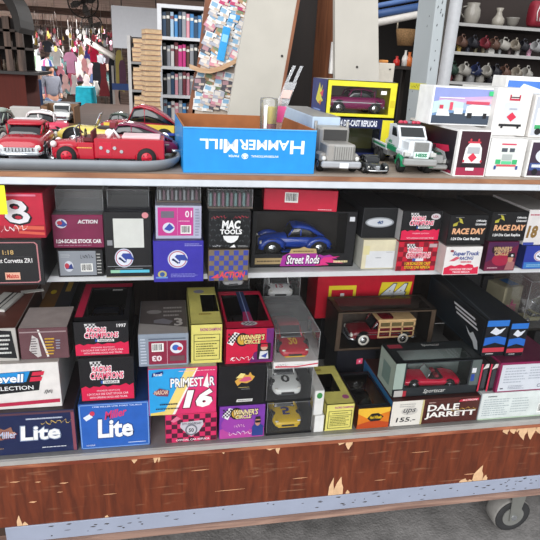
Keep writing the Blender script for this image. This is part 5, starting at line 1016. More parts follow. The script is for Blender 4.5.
# brown open cabinet between them
a = at_y(292, 60, 1.36); b = at_y(336, 60, 1.36); zt = 1.75
root = empty('plywood_cabinet', 'open brown plywood cabinet, dark inside, between the two pale boards', 'cabinet', ((a.x+b.x)/2, 1.36, .002)); w = b.x-a.x+.14
mb = MB(); mb.box(w/2-.09, w/2-.07, 0, .3, 0, zt, ply); mb.build('side_panel', root)
mb = MB(); mb.box(-w/2-.07, w/2-.07, .3, .32, -.04, zt, wood('shaded_ply', '140c09', '1c110c', 'Z', 4, .6, None, 8)); mb.build('back_panel', root)  # brown ply coloured near-black: shade of the deep interior put into the colour
mb = MB(); mb.box(-w/2-.07, -w/2-.05, .05, .3, 0, zt, M('140c09', .7)); mb.build('side_panel', root)  # inner side gets the same painted interior shade
mb = MB(); mb.box(-w/2-.07, w/2-.07, 0, .32, zt, zt+.02, ply); mb.build('top_panel', root)
a = at_y(332.5, 58, 1.34); mb = MB(); mb.box(-.006, .006, .0, .019, -.062, .062, M('dcd8d4', .5)); tag(mb.build('paper_strip', None, a), 'narrow white paper strip beside the edge of the upright board', 'paper')
# card rack leaning at the same slant
rk = empty('card_rack', 'leaning wooden rack covered with postcards, with a tan ledge across it', 'rack', at_z(214, 112, .9) if False else (at_y(214, 112, 1.5).x, 1.5, .002))
o = rk.location
def lq(px4, y): return [(at_y(px, py, y).x-o.x, at_y(px, py, y).z-o.z) for px, py in px4]
tan = wood('tan_ledge', 'b08a68', 'c9a684', 'X', 5, .6)
mb = MB(); mb.prism(lq([(213, -6), (252, -6), (236, 64), (200, 70)], 1.5), 0, .02, M('b9a99a', .6)); mb.build('upper_panel', rk)
mb = MB(); mb.prism(lq([(199, 72), (235, 66), (228, 150), (186, 150)], 1.5), 0, .02, M('b9a99a', .6)); mb.build('lower_panel', rk)
mb = MB(); mb.prism(lq([(206, -6), (213, -6), (200, 69), (197, 69)], 1.49), 0, .03, ply); mb.prism(lq([(195, 72), (200, 72), (190, 150), (182, 150)], 1.49), 0, .03, ply); mb.build('side_rail', rk)
LT = lq([(190, 64), (200, 68), (210, 69), (222, 66), (232, 61), (241, 56)], 1.44); mb = MB()
mb.rings([[(x, -.06, z), (x, -.06, z-.018), (x, .03, z-.018), (x, .03, z)] for x, z in LT], tan, True, False); mb.build('ledge', rk)
mb = MB(); z1 = lq([(190, 150)], 1.5)[0][1]; x1 = lq([(190, 150), (226, 150)], 1.5); mb.box(x1[0][0], x1[0][0]+.03, 0, .03, 0, z1+.01, ply); mb.box(x1[1][0]-.03, x1[1][0], 0, .03, 0, z1+.01, ply); mb.build('leg_frame', rk)
cards = {}
CC = {'white': 'e2e0dd', 'grey': 'a9abb6', 'tan': 'b08a68', 'pink': 'c88a98', 'blue': '4a9ad0', 'dark': '55525a', 'red': 'b8406a'}
for k, h in CC.items():
    mb = MB(); mb.box(-.024, .024, -.002, 0, -.017, .017, M(h, .4), .0004); mb.box(-.02, .006, -.0026, -.002, -.004, .013, M({'white': '8ab0cc', 'grey': 'd8d0c8', 'tan': '7a8a6a', 'pink': 'd8d4d0', 'blue': 'd0e0ea', 'dark': 'b08a90', 'red': 'e0c8cc'}[k], .5)); mb.box(-.003, .02, -.0028, -.002, -.014, -.005, M('c9b8a8' if k != 'tan' else 'e0dcd4', .5))
    cards[k] = mb
def put_card(k, px, py, ang):
    a = at_y(px, py, 1.497)
    if k not in cm: 
        cm[k] = cards[k].build('postcard', None, a); c = cm[k]
    else: c = dup(cm[k], a)
    c.rotation_euler = (0, ang, 0); tag(c, '%s postcard overlapping others on the slanted card rack' % k, 'postcard', 'postcards on the card rack'); return c
cm = {}; rng = random.Random(11); depth_i = 0
for row in range(11):
    py = 1+row*6
    for i in range(4):
        f = i/3; px = (214-py*.19)+2.5+f*29
        k = rng.choice(['white', 'white', 'grey', 'grey', 'tan', 'pink', 'blue' if i > 1 else 'dark', 'red' if row < 2 else 'white']); c = put_card(k, px+rng.uniform(-1.5, 1.5), py+rng.uniform(-1.5, 1.5), rng.uniform(.15, .6)); c.location.y -= .0032*((row*4+i) % 5)
for row in range(6):
    py = 77+row*6
    for i in range(4):
        px = (199-(py-72)*.13)+3+i*9.2
        k = rng.choice(['white', 'grey', 'tan', 'pink', 'dark', 'white']); c = put_card(k, px+rng.uniform(-1.5, 1.5), py+rng.uniform(-1.5, 1.5), rng.uniform(-.1, .35)); c.location.y -= .0032*((row*4+i) % 5)
a = at_y(224, 42, 1.47); mb = MB(); mb.box(-.016, .016, -.002, 0, -.075, .06, M('2f9ad8', .35), .0005); mb.box(-.012, .012, -.003, -.002, .0, .03, M('8accf0', .4)); bc = mb.build('tall_leaflet', None, a); bc.rotation_euler = (0, .2, 0); tag(bc, 'tall bright blue leaflet on the slanted card rack', 'leaflet')

# white bookcase with rows of books
BY = 2.6
x0, x1 = at_y(158, 60, BY).x, at_y(214, 60, BY).x; zt = at_y(170, 8, BY).z; zf = -.28
bk = empty('bookcase', 'white bookcase packed with rows of books, behind the card rack', 'bookcase', ((x0+x1)/2, BY, zf)); w = x1-x0; wp = M('c9c9cc', .5, 0, .04)
mb = MB(); mb.box(-w/2, -w/2+.025, 0, .26, 0, zt-zf, wp); mb.build('side_panel', bk)
mb = MB(); mb.box(w/2-.025, w/2, 0, .26, 0, zt-zf, wp); mb.build('side_panel', bk)
mb = MB(); mb.box(-w/2, w/2, 0, .26, zt-zf, zt-zf+.02, wp); mb.build('top_panel', bk)
mb = MB(); mb.box(-w/2, w/2, .25, .26, 0, zt-zf, M('3a3a40', .7)); mb.build('back_panel', bk)
SH = [at_y(185, py, BY).z for py in (37.5, 67, 95.5, 124)]
for z in SH: mb = MB(); mb.box(-w/2+.025, w/2-.025, .0, .25, z-.018-zf, z-zf, wp); mb.build('shelf_board', bk)
BC = {'navy': '24405c', 'blue': '3a7ab0', 'black': '1e2024', 'grey': '8a8c92', 'brown': '5a3a30', 'magenta': 'c0307a', 'pink': 'c88a96', 'dark red': '6a2430', 'pale blue': '9ab4c8', 'white': 'c9c6c4'}
bm_ = {}
def book(k, w_, h_, d_, x, y, z, label, group, rz=0):
    if k not in bm_:
        mb = MB(); mb.box(-.5, .5, 0, .06, 0, 1, M(BC[k], .45)); mb.box(-.5, -.42, 0, 1, 0, 1, M(BC[k], .45)); mb.box(.42, .5, 0, 1, 0, 1, M(BC[k], .45)); mb.box(-.42, .42, .06, .97, .02, .98, M('d0c8b8', .8)); mb.box(-.4, .4, -.012, 0, .72, .84, M('d8d4cc' if k not in ('white', 'pale blue') else '7a4a50', .5))
        bm_[k] = mb.build('book'); b = bm_[k]; b.location = (x, y, z)
    else: b = dup(bm_[k], (x, y, z))
    b.scale = (w_, d_, h_); b.rotation_euler = (0, 0, rz); tag(b, label, 'book', group); return b
rows = [['navy', 'black', 'pale blue', 'blue', 'navy', 'grey', 'pink', 'blue', 'navy', 'blue', 'white', 'blue'], ['black', 'grey', 'white', 'dark red', 'magenta', 'magenta', 'brown', 'grey', 'black', 'brown', 'pale blue', 'grey'], ['black', 'grey', 'navy', 'pink', 'grey', 'dark red', 'pink', 'grey', 'pink', 'blue', 'black', 'grey'], ['pale blue', 'navy', 'white', 'pink', 'grey', 'blue', 'brown', 'pink', 'grey', 'navy', 'blue', 'black']]
NM = ['top', 'second', 'third', 'fourth']; tops = [zt, SH[0]-.018, SH[1]-.018, SH[2]-.018]; rng = random.Random(5)
for i, row in enumerate(rows):
    n = len(row); x = x0+.028; av = (w-.056)/n
    for k in row:
        bw = av*.92; h = (tops[i]-SH[i])*rng.uniform(.78, .92); book(k, bw, h, .17, x+av/2, BY+.02+rng.uniform(0, .015), SH[i]+.0008, '%s book in the %s row of the white bookcase' % (k, NM[i]), 'books in the %s row of the bookcase' % NM[i]); x += av
# grey rack with stacks of paperbacks, seen beside the bookcase
GY = 2.75
x0, x1 = at_y(128, 70, GY).x, at_y(158, 70, GY).x; zt = at_y(140, 36, GY).z; zf = -.32; w = x1-x0
gr = empty('grey_shelf_unit', 'narrow grey shelf unit holding stacks of tan paperbacks, beside the white bookcase', 'shelf unit', ((x0+x1)/2, GY, zf)); gm_ = M('7d7b7a', .6)
for s in (-1, 1): mb = MB(); mb.box(s*(w/2)-(.02 if s > 0 else 0), s*(w/2)+(.02 if s < 0 else 0), 0, .24, 0, zt-zf, M('a9a6a4', .6) if s < 0 else gm_); mb.build('upright', gr)
mb = MB(); mb.box(-w/2, w/2, .235, .24, 0, zt-zf, M('302c2a', .8)); mb.build('back_panel', gr)
GS = [at_y(143, py, GY).z for py in (62, 90, 118)]
for z in GS: mb = MB(); mb.box(-w/2+.02, w/2-.02, 0, .235, z-.015-zf, z-zf, gm_); mb.build('shelf_board', gr)
pbk = None; rng = random.Random(8)
for si, z in enumerate(GS):
    zz = z+.001; top = (zt if si == 0 else GS[si-1]-.02); n = 0
    while zz < top-.03:
        h = .028
        if pbk is None:
            mb = MB(); mb.box(-.06, .06, 0, .16, 0, .003, M('8a5a3c', .6)); mb.box(-.06, .06, 0, .16, .023, .026, M('b09a88', .6)); mb.box(-.058, .058, .002, .158, .003, .023, M('c4a682', .8, 0, .15)); pbk = mb.build('paperback'); b = pbk
        else: b = dup(pbk)
        b.location = (x1-.094+rng.uniform(-.006, .006), GY+.01, zz); b.rotation_euler = (0, 0, rng.uniform(-.06, .06)); zz += .0272
        tag(b, 'tan paperback lying in a stack on the narrow grey shelf unit', 'book', 'paperbacks stacked on the grey shelf unit')
    for j in range(3):
        k = ['black', 'brown', 'grey'][(si+j) % 3]; book(k, .022, (top-z)*.6, .15, x0+.035+j*.025, GY+.02, z+.001, '%s book standing beside the tan paperback stacks' % k, 'books beside the paperbacks')
# second stack in front, on a stool
st = empty('low_stool', 'wooden stool carrying a leaning tower of tan paperbacks beside the bookcase', 'stool', (at_y(150, 80, 2.35).x, 2.35, -.2))
mb = MB(); mb.box(-.09, .09, -.09, .09, .55, .57, ply); mb.build('seat', st)
for sx in (-1, 1):
    for sy in (-1, 1): mb = MB(); mb.box(sx*.07-.012, sx*.07+.012, sy*.07-.012, sy*.07+.012, 0, .55, ply); mb.build('leg', st)
zz = .3702; i = 0
while zz < at_y(150, 30, 2.3).z:
    b = dup(pbk); b.location = (at_y(150, 80, 2.35).x+.004*math.sin(i*1.3)+.02*(zz-.4)/.7, 2.28, zz); b.rotation_euler = (0, 0, .25+rng.uniform(-.08, .08)); b.scale = (.75, .8, 1); zz += .0272; i += 1
    tag(b, 'tan paperback in the tall leaning tower beside the bookcase', 'book', 'paperbacks in the leaning tower')
# hanging white board
hb = empty('blank_signboard', 'large blank white panel hung under the shed ceiling, above the paperbacks', 'signboard', at_y(136, 28, 4.0))
a, b = at_y(112, 28, 4.0), at_y(166, 28, 4.0); zt, zb = at_y(136, 7, 4).z, at_y(136, 49, 4).z; o = hb.location
mb = MB(); mb.box(a.x-o.x, b.x-o.x, 0, .03, zb-o.z, zt-o.z, M('c2c2c6', .5, 0, .03)); mb.build('panel', hb)
CEIL = 1.95
for x in (a.x+.08, b.x-.08): mb = MB(); mb.tube([(x-o.x, .015, zt-o.z), (x-o.x, .015, CEIL-o.z)], .004, BLACK, 6); mb.build('hanging_wire', hb)

# grey post, white pipe, mug shelves
PY = .95
a, b = at_y(426.5, 100, PY), at_y(441, 100, PY); pw = b.x-a.x
a = at_y(430, 55, PY); pw = at_y(440.5, 55, PY).x-a.x; HP = a.z; po = empty('grey_post', 'scuffed grey painted square post with yellow tape, between the boards and the mug shelves', 'post', (a.x, PY, HP)); po.rotation_euler = (0, -.03, 0)
gp = M('a3a9ac', .5, 0, .05, 0, .4, 5)
mb = MB(); mb.box(0, pw, 0, .15, .008-HP, 2.6-HP, gp, .004); rng = random.Random(4)
for i in range(16):
    z = rng.uniform(1.0, 1.5)-HP; x = rng.uniform(.006, pw-.006); h = rng.uniform(.002, .012)
    mb.prism([(x-.002, z), (x+.001, z+h), (x+.003, z+h*.4), (x, z-h*.4)], -.0006, 0, M('4a4a4c', .8))
    if i < 6: y = rng.uniform(.02, .13); mb.prism([(y-.003, z), (y, z+.006), (y+.003, z-.002)], -.0006, 0, M('6a6c6e', .8), 'x')
mb.build('shaft', po)
zt_ = at_y(425, 87, PY).z-HP
mb = MB(); mb.box(-.0012, 0, -.0012, .14, zt_-.013, zt_+.011, M('d8d020', .4))
f = Face(mb, lambda u, v, o_: (-.0013-o_, .14*(1-u), zt_-.013+.024*v), .14, .024); paint(f, [('s', .1, .2, .9, .8, '3a3a20')]); mb.build('yellow_tape', po)
a = at_y(447, 60, 1.5)
mb = MB(); mb.cyl((0, 0, 0), .028, 2.4, M('b9babd', .4), 'z', 20); tag(mb.build('white_pipe', None, (a.x, 1.5, .002)), 'round white pipe standing just behind the grey post', 'pipe')
MY = 2.4
x0, x1 = at_y(452, 50, MY).x, at_y(600, 50, MY).x
ms = empty('mug_shelf_unit', 'dark-backed wall shelf unit with thin white shelves crowded with mugs', 'shelf unit', (x0, MY, -.22))
o = ms.location
mb = MB(); mb.box(0, x1-x0, .24, .27, 0, 2.2, M('2a211e', .8)); mb.build('back_panel', ms)
MS = [at_y(500, py, MY).z for py in (26, 54.5, 84)]
for z in MS: mb = MB(); mb.box(0, x1-x0, 0, .24, z-.014-o.z, z-o.z, M('3c3632', .7)); mb.box(0, x1-x0, -.012, 0, z-.016-o.z, z+.002-o.z, M('969492', .5)); mb.build('shelf_board', ms)
mb = MB(); mb.box(-.03, 0, -.01, .24, 0, 2.2, M('5a5550', .6)); mb.build('side_panel', ms)
mugs = {}
def mug(col, px, z, hang, label, y=None, rz=0., s=1.):
    if col not in mugs:
        mb = MB(); m = M(col, .25); mb.lathe([(.0005, 0), (.034, 0), (.038, .004), (.038, .088), (.036, .09), (.034, .088), (.034, .008), (.0005, .006)], (0, 0, 0), m, 20)
        mb.tube([(.036, 0, .072), (.056, 0, .074), (.064, 0, .05), (.056, 0, .024), (.036, 0, .02)], .0055, m, 8); mugs[col] = mb.build('mug'); c = mugs[col]
    else: c = dup(mugs[col])
    x = at_y(px, 50, MY).x; c.scale = (s, s, s)
    if hang: c.location = (x, MY+.03, z-.105); c.rotation_euler = (.15, -PI/2+.3, rz); c.location.z = z-.1
    else: c.location = (x, MY+.06, z+.001); c.rotation_euler = (0, 0, rz)
    tag(c, label, 'mug', 'mugs on the wall shelves'); return c
CN = {'white': '949089', 'cream': '857c70', 'black': '26252a', 'navy': '232a48', 'dark green': '24382e', 'brown': '5a4238', 'grey': '8d8c8c', 'dark red': '6a2830', 'pale pink': 'c89aa8'}
for col, px, rz in (('brown', 464, .3), ('black', 476, .2), ('dark red', 487, .4), ('brown', 497, .2), ('white', 508, -.1), ('cream', 517, .5), ('black', 527, .1), ('grey', 539, .3)): mug(CN[col], px+2, MS[0]-.016, True, '%s mug hanging from the uppermost white shelf' % col, rz=rz, s=.72)
for col, px, rz in (('dark green', 460, .3), ('white', 473, .2), ('navy', 484, .4), ('white', 494, .6), ('black', 505, .1), ('brown', 514, .2), ('cream', 525, .5), ('white', 536, .3)): mug(CN[col], px+1, MS[1]-.016, True, '%s mug hanging from the middle white shelf' % col, rz=rz, s=.78)
for col, px, rz in (('dark red', 457, 0), ('white', 468, 2.8), ('grey', 480, .4), ('white', 490, .2), ('black', 501, 0), ('dark red', 512, .3), ('cream', 523, .2), ('grey', 534, .5)): mug(CN[col], px, MS[2], False, '%s mug standing on the lowest white shelf' % col, rz=rz, s=.72)
def figurine(px, z, h, col, prof, label, name='figurine', cat='figurine'):
    x = at_y(px, 45, MY).x; mb = MB(); mb.lathe([(max(.0005, r*h), q*h) for r, q in prof], (0, 0, 0), M(col, .3), 18); mb.ball((0, 0, h*.88), h*.13, M(col, .3)) if name == 'figurine' else None
    return tag(mb.build(name, None, (x, MY+.07, z+.001)), label, cat)
FG = [(0, 0), (.22, 0), (.24, .04), (.16, .1), (.2, .3), (.22, .5), (.1, .72), (.0005, .76)]
for px, h, col, lab in ((465, .075, 'b89a4a', 'gold'), (474, .07, '3a3c48', 'dark blue'), (482, .06, '6a6248', 'olive'), (490, .06, '7a6e58', 'khaki'), (507, .05, '9a9c9e', 'grey'), (517, .05, '6a5a5a', 'brown'), (525, .085, 'c9c6c2', 'white'), (537, .08, 'd09ab0', 'pink')): figurine(px, MS[1], h, col, FG, 'small %s figurine standing on the middle white shelf' % lab)
a = at_y(497, 46, MY).x; mb = MB(); mb.box(-.022, .022, 0, .04, 0, .055, M('cfccc6', .5), .003); mb.box(-.026, .026, -.003, .043, .055, .062, M('cfccc6', .5), .002); tag(mb.build('trinket_box', None, (a, MY+.05, MS[1]+.001)), 'square white trinket box on the middle white shelf', 'box')
JUG = [(0, 0), (.3, 0), (.34, .1), (.42, .4), (.4, .7), (.3, .85), (.34, 1), (.3, 1), (.26, .86), (.0005, .7)]
def pot(name, px, h, col, prof, label, handle=True):
    x = at_y(px, 15, MY).x; root = empty(name, label, name.split('_')[-1], (x, MY+.1, MS[0]+.003)); mb = MB(); mb.lathe([(max(.0005, r*h), q*h) for r, q in prof], (0, 0, 0), M(col, .25), 22); mb.build('vessel_body', root)
    if handle: mb = MB(); mb.tube([(-.3*h, 0, h*.85), (-.58*h, 0, h*.8), (-.62*h, 0, h*.5), (-.4*h, 0, h*.3)], h*.04, M(col, .25)); mb.build('handle', root)
    return root
pot('white_jug', 480, .125, '87827a', JUG, 'large white jug with a curved handle on the uppermost white shelf')
pot('pear_vase', 508, .11, '8e887e', [(0, 0), (.28, 0), (.36, .2), (.34, .42), (.18, .62), (.14, .8), (.22, 1), (.16, 1), (.1, .8), (.0005, .7)], 'pear-shaped white vase on the uppermost white shelf', False)
pot('grey_bowl', 523, .06, '76726c', [(0, 0), (.3, 0), (.55, .4), (.7, .9), (.72, 1), (.66, .96), (.5, .4), (.0005, .15)], 'small grey bowl between the vase and the red bag', False)
x = at_y(536, 10, MY).x; root = empty('red_bag', 'dark red hanging bag with a white cord loop, at the shelf end', 'bag', (x+.02, MY+.01, MS[0]+.01))
mb = MB(); mb.loft([(-.05, .03, .01, .12), (-.04, .045, 0, .15), (.06, .045, 0, .15), (.07, .03, .01, .12)], M('7a1626', .6), 14, 3); mb.build('bag_body', root)
mb = MB(); mb.tube([(-.01, -.05, .16), (-.035, -.052, .08), (-.028, -.054, .03), (-.012, -.054, .03), (-.006, -.052, .08), (-.005, -.05, .16)], .003, M('cfc8c4', .6)); mb.build('cord_loop', root)

# opening between the upright board and the post
OY = 3.2
mb = MB(); a, b = at_y(376, 30, OY), at_y(425, 30, OY)
bd = empty('blue_awning', 'rolled blue and white awning under the eaves, between the upright board and the post', 'awning', ((a.x+b.x)/2, 2.4, at_y(398, 10, 2.4).z)); o = bd.location
q = lambda px, py: (at_y(px, py, 2.4).x-o.x, 0, at_y(px, py, 2.4).z-o.z)
mb = MB(); mb.tube([q(360, 17), q(440, 3)], .022, M('35507e', .5), 12); mb.build('blue_roll', bd)
mb = MB(); mb.tube([q(360, 9), q(440, -6)], .014, M('4a6698', .5), 12); mb.build('upper_roll', bd)
mb = MB(); mb.tube([q(360, 26), q(440, 10)], .022, M('c9c3bc', .5), 12); mb.build('white_rail', bd)
root = empty('dark_partition', 'dark wooden partition behind the hanging basket', 'partition', (at_y(400, 60, OY+.8).x, OY+.8, -.5)); mb = MB(); mb.box(-.7, .5, 0, .03, 0, 2.4, M('1e1a18', .8)); mb.build('panel', root)
x = at_y(406, 36, 2.7); root = empty('hanging_basket', 'wicker basket with a tall looped handle, beside the post', 'basket', (x.x, 2.7, x.z-.06))
mb = MB(); mb.lathe([(.0005, 0), (.05, 0), (.07, .1), (.066, .1), (.047, .006), (.0005, .005)], (0, 0, 0), M('8a6a48', .8, 0, .3, 0, .2, 120), 18); mb.build('basket_body', root)
mb = MB(); mb.tube([(-.068, 0, .1), (-.07, 0, .17), (-.04, 0, .22), (.0, 0, .235), (.04, 0, .22), (.07, 0, .17), (.068, 0, .1)], .005, M('c0b4a0', .6)); mb.build('handle', root)
tb_ = empty('goods_table', 'small dark table of trinkets seen beyond the upright board', 'table', (at_y(398, 70, 2.7).x, 2.72, -.31)); zz = at_y(398, 66, 2.7).z; mb = MB(); mb.box(-.22, .14, -.1, .2, zz+.31-.02, zz+.31, M('2c2420', .7)); mb.build('table_top', tb_)
for sx in (-.2, .11): mb = MB(); mb.box(sx, sx+.025, -.08, -.055, 0, zz+.29, M('2c2420', .7)); mb.build('leg', tb_)
for sx in (-.2, .11): mb = MB(); mb.box(sx, sx+.025, .15, .175, 0, zz+.29, M('2c2420', .7)); mb.build('leg', tb_)
def bottle(px, h, r, col, label):
    mb = MB(); mb.lathe([(.0005, 0), (r, 0), (r, h*.55), (r*.4, h*.75), (r*.4, h*.95), (r*.5, h), (.0005, h)], (0, 0, 0), M(col, .3), 16); tag(mb.build('bottle', None, (at_y(px, 62, 2.7).x, 2.69, zz+.001)), label, 'bottle')
bottle(396, .06, .022, 'c02a22', 'short red bottle on the trinket table'); bottle(404, .10, .02, 'd8d4ce', 'slim pale bottle on the trinket table'); bottle(408, .09, .026, 'c86a34', 'orange bottle on the trinket table by the post')
a, b = at_y(378, 74, 1.9), at_y(394, 74, 1.9); z = at_y(386, 63, 1.9).z
root = empty('white_cupboard', 'small cream cupboard with an orange cloth on top, beside the upright board', 'cupboard', ((a.x+b.x)/2, 1.9, -.08)); mb = MB(); mb.box(-(b.x-a.x)/2, (b.x-a.x)/2, 0, .12, 0, z+.08, M('d8d0c2', .5), .003); mb.build('cupboard_body', root); mb = MB(); mb.cyl((.018, -.006, z+.05), .004, .006, BLACK, 'y', 10); mb.build('knob', root)
mb = MB(); mb.box(-.026, .01, .0, .05, 0, .014, M('d8904a', .7), .004); tag(mb.build('orange_cloth', None, ((a.x+b.x)/2, 1.91, z+.001)), 'folded orange cloth lying on the small cream cupboard', 'cloth')
def struct(o): o['kind'] = 'structure'; return o
# ------------------------------------------------------------------ hutch, ceiling, aisle
pl = wood('ceiling_planks', 'a08678', 'd2b6a8', 'X', 3, .8, None, 10)
mb = MB(); y = 2.9; i = 0
while y < 20: mb.box(-9, 9, y, y+.33, CEIL, CEIL+.03+.012*(i % 2), pl); y += .34; i += 1
struct(mb.build('ceiling'))
for k, y in enumerate((5.6, 9.5, 13.5)):
    mb = MB(); mb.box(-9, 9, y, y+.12, CEIL-.1, CEIL-.001, wood('beam%d' % k, '4a3a34', '6a544a', 'X', 4, .8)); struct(mb.build('trim_%d' % (k+1)))
mb = MB(); mb.box(3.2, 3.3, 2.9, 20, -.5, CEIL, M('5a4e48', .8)); struct(mb.build('wall_right'))
# tube lamp
a = at_y(128, 2, 5.0); root = empty('tube_lamp', 'short fluorescent tube lamp under the shed ceiling, above the white panel', 'lamp', (a.x, 5.0, CEIL-.03))
mb = MB(); mb.box(-.05, .05, -.5, .5, 0, .03, M('c9c9c6', .5)); mb.build('lamp_housing', root); mb = MB(); mb.cyl((0, -.48, -.022), .018, .96, M('ffffff', .3, 0, 0, 6), 'y', 12); mb.build('tube', root)
al = bpy.data.lights.new('tube_light', 'AREA'); al.energy = 20; al.shape = 'RECTANGLE'; al.size = .1; al.size_y = 1; ao = bpy.data.objects.new('tube_light', al); COL.objects.link(ao); ao.location = (a.x, 5.0, CEIL-.08)
# area lamps added under the ceiling to brighten the aisle
for k, (x, y, e) in enumerate(((-2.4, 9.0, 85), (-1.2, 13.0, 120), (-4.6, 12.0, 150))):
    sl = bpy.data.lights.new('aisle_fill', 'AREA'); sl.energy = e; sl.size = 2.0; so_ = bpy.data.objects.new('aisle_fill', sl); COL.objects.link(so_); so_.location = (x, y, CEIL-.15)
# dark hutch
HY = 3.9
a, b = at_y(-40, 60, HY), at_y(23, 60, HY); w = b.x-a.x; zf = -.5
hu = empty('dark_hutch', 'tall dark hutch with a red-brown cabinet below, at the aisle entrance', 'hutch', ((a.x+b.x)/2, HY, zf)); z1 = at_y(12, 74, HY).z-zf; z2 = at_y(12, 71, HY).z-zf; z3 = at_y(12, 16, HY).z-zf
mb = MB(); mb.box(-w/2, w/2, 0, .5, 0, z1, wood('red_cabinet', '4c160a', '54190c', 'Z', 3, .85)); mb.build('cabinet', hu)
mb = MB(); mb.box(-w/2-.02, w/2+.12, -.04, .5, z1, z2, M('1c1614', .5)); mb.build('ledge', hu)
for x in (-w/2, -w*.02, w*.2, w/2-.05): mb = MB(); mb.box(x, x+.05, .05, .1, z2, z3, wood('post_wood', '3a2c26', '6a5448', 'Z', 3, .7)); mb.build('upright', hu)
for z in (z2+(z3-z2)*.4, z2+(z3-z2)*.72): mb = MB(); mb.box(-w/2, w/2, .05, .4, z, z+.02, M('3a2e28', .7)); mb.build('shelf', hu)
mb = MB(); mb.box(-w/2, w/2, .4, .43, z2, z3, M('201a18', .8)); mb.build('back_panel', hu)
mb = MB(); P = [(-w/2, z3+.22)] + [(w*.18+w*.36*math.sin(t*PI/16), z3-.08+.30*math.cos(t*PI/16)) for t in range(9)] + [(w*.5, z3-.12), (w*.44, z3-.1)] + [(w*.14+w*.30*math.sin(t*PI/16), z3-.1+.24*math.cos(t*PI/16)) for t in range(8, -1, -1)] + [(-w/2, z3+.14)]
mb.prism(P, -.05, .45, M('2c2826', .7)); mb.build('curved_canopy', hu)
rng = random.Random(9)
for k in range(7):
    px = .5+k*3.4; col = rng.choice(['7a6a5a', '4a4a50', '8a7a6a', '5a3a30']); h = rng.uniform(.07, .15); mb = MB(); mb.lathe([(.0005, 0), (.012, 0), (.014, h*.5), (.006, h*.75), (.009, h), (.0005, h)], (0, 0, 0), M(col, .4), 12)
    tag(mb.build('curio', None, (at_y(px, 60, HY+.2).x, HY+.2, zf+z2+.001)), 'small dim curio standing on the hutch ledge', 'curio', 'curios on the hutch ledge')
# fans under the ceiling
def fan(px, py, y, r, label):
    a = at_y(px, py, y); R = r*(y+1)/540; root = empty('wall_fan', label, 'fan', a)
    mb = MB(); m = M('2a2624', .5, .3); mb.torus((0, 0, 0), R, R*.05, m, 'y', 30, 8); mb.torus((0, -R*.15, 0), R*.66, R*.02, m, 'y', 26, 6); mb.torus((0, -R*.18, 0), R*.33, R*.02, m, 'y', 20, 6)
    for k in range(16): t = 2*PI*k/16; mb.tube([(R*math.cos(t), 0, R*math.sin(t)), (R*.5*math.cos(t), -R*.17, R*.5*math.sin(t)), (R*.1*math.cos(t), -R*.2, R*.1*math.sin(t))], R*.013, m, 5)
    mb.build('cage', root)
    mb = MB(); mb.cyl((0, -R*.08, 0), R*.14, R*.4, m, 'y', 14); mb.build('motor', root)
    for k in range(4):
        t = 2*PI*k/4+.4; c, s = math.cos(t), math.sin(t); mb = MB(); P = [(.12, -.1), (.5, -.28), (.85, -.2), (.9, .1), (.5, .16), (.12, .08)]; Q = [(R*(u*c-v*s), R*(u*s+v*c)) for u, v in P]; mb.prism(Q, R*.0, R*.03, M('4a4542', .5)); mb.build('blade', root)
    mb = MB(); mb.tube([(0, R*.3, 0), (0, R*.45, R*.3), (0, R*.45, CEIL-a.z)], R*.05, m, 8); mb.build('bracket', root)
fan(83, 2, 6.5, 12.5, 'dark round caged fan hung from the ceiling, the larger one at the picture top')
fan(92, 26, 9, 9, 'smaller dark caged fan hung lower from the ceiling, above the hanging goods')
# hanging goods
gar = {}
SHAPE = {'coat': [(-.5, 0), (-.48, .8), (-.3, .97), (-.1, 1), (.1, 1), (.3, .97), (.48, .8), (.5, 0), (.1, .04), (-.1, .04)],
         'shirt': [(-.32, 0), (-.3, .6), (-.5, .5), (-.52, .74), (-.3, .96), (-.1, 1), (.1, 1), (.3, .96), (.52, .74), (.5, .5), (.3, .6), (.32, 0)],
         'doll': [(-.3, 0), (-.42, .3), (-.2, .5), (-.3, .62), (-.22, .9), (0, 1), (.22, .9), (.3, .62), (.2, .5), (.42, .3), (.3, 0), (.05, .2), (-.05, .2)],
         'dress': [(-.5, 0), (-.2, .55), (-.26, .8), (-.2, .98), (-.08, .94), (.08, .94), (.2, .98), (.26, .8), (.2, .55), (.5, 0)]}
def hang(kind, px, py0, py1, wpx, y, col, label, cat='garment'):
    a = at_y(px, py0, y); h = a.z-at_y(px, py1, y).z; w = wpx*(y+1)/540; t = min(.09, w*.4)
    root = empty('hanging_' + kind, label, cat, (a.x, y, a.z-h))
    mb = MB(); P = [(u*w, v*h) for u, v in SHAPE[kind]]; mb.prism(P, -t/2, t/2, M(col, .8, 0, .12, 0, .2, 9)); mb.build('cloth', root)
    mb = MB(); mb.tube([(0, 0, h*.98), (.0, 0, h+.03), (0, 0, CEIL-(a.z-h)-.001)], .005, M('8a8580', .5), 5); mb.build('hanger_wire', root)
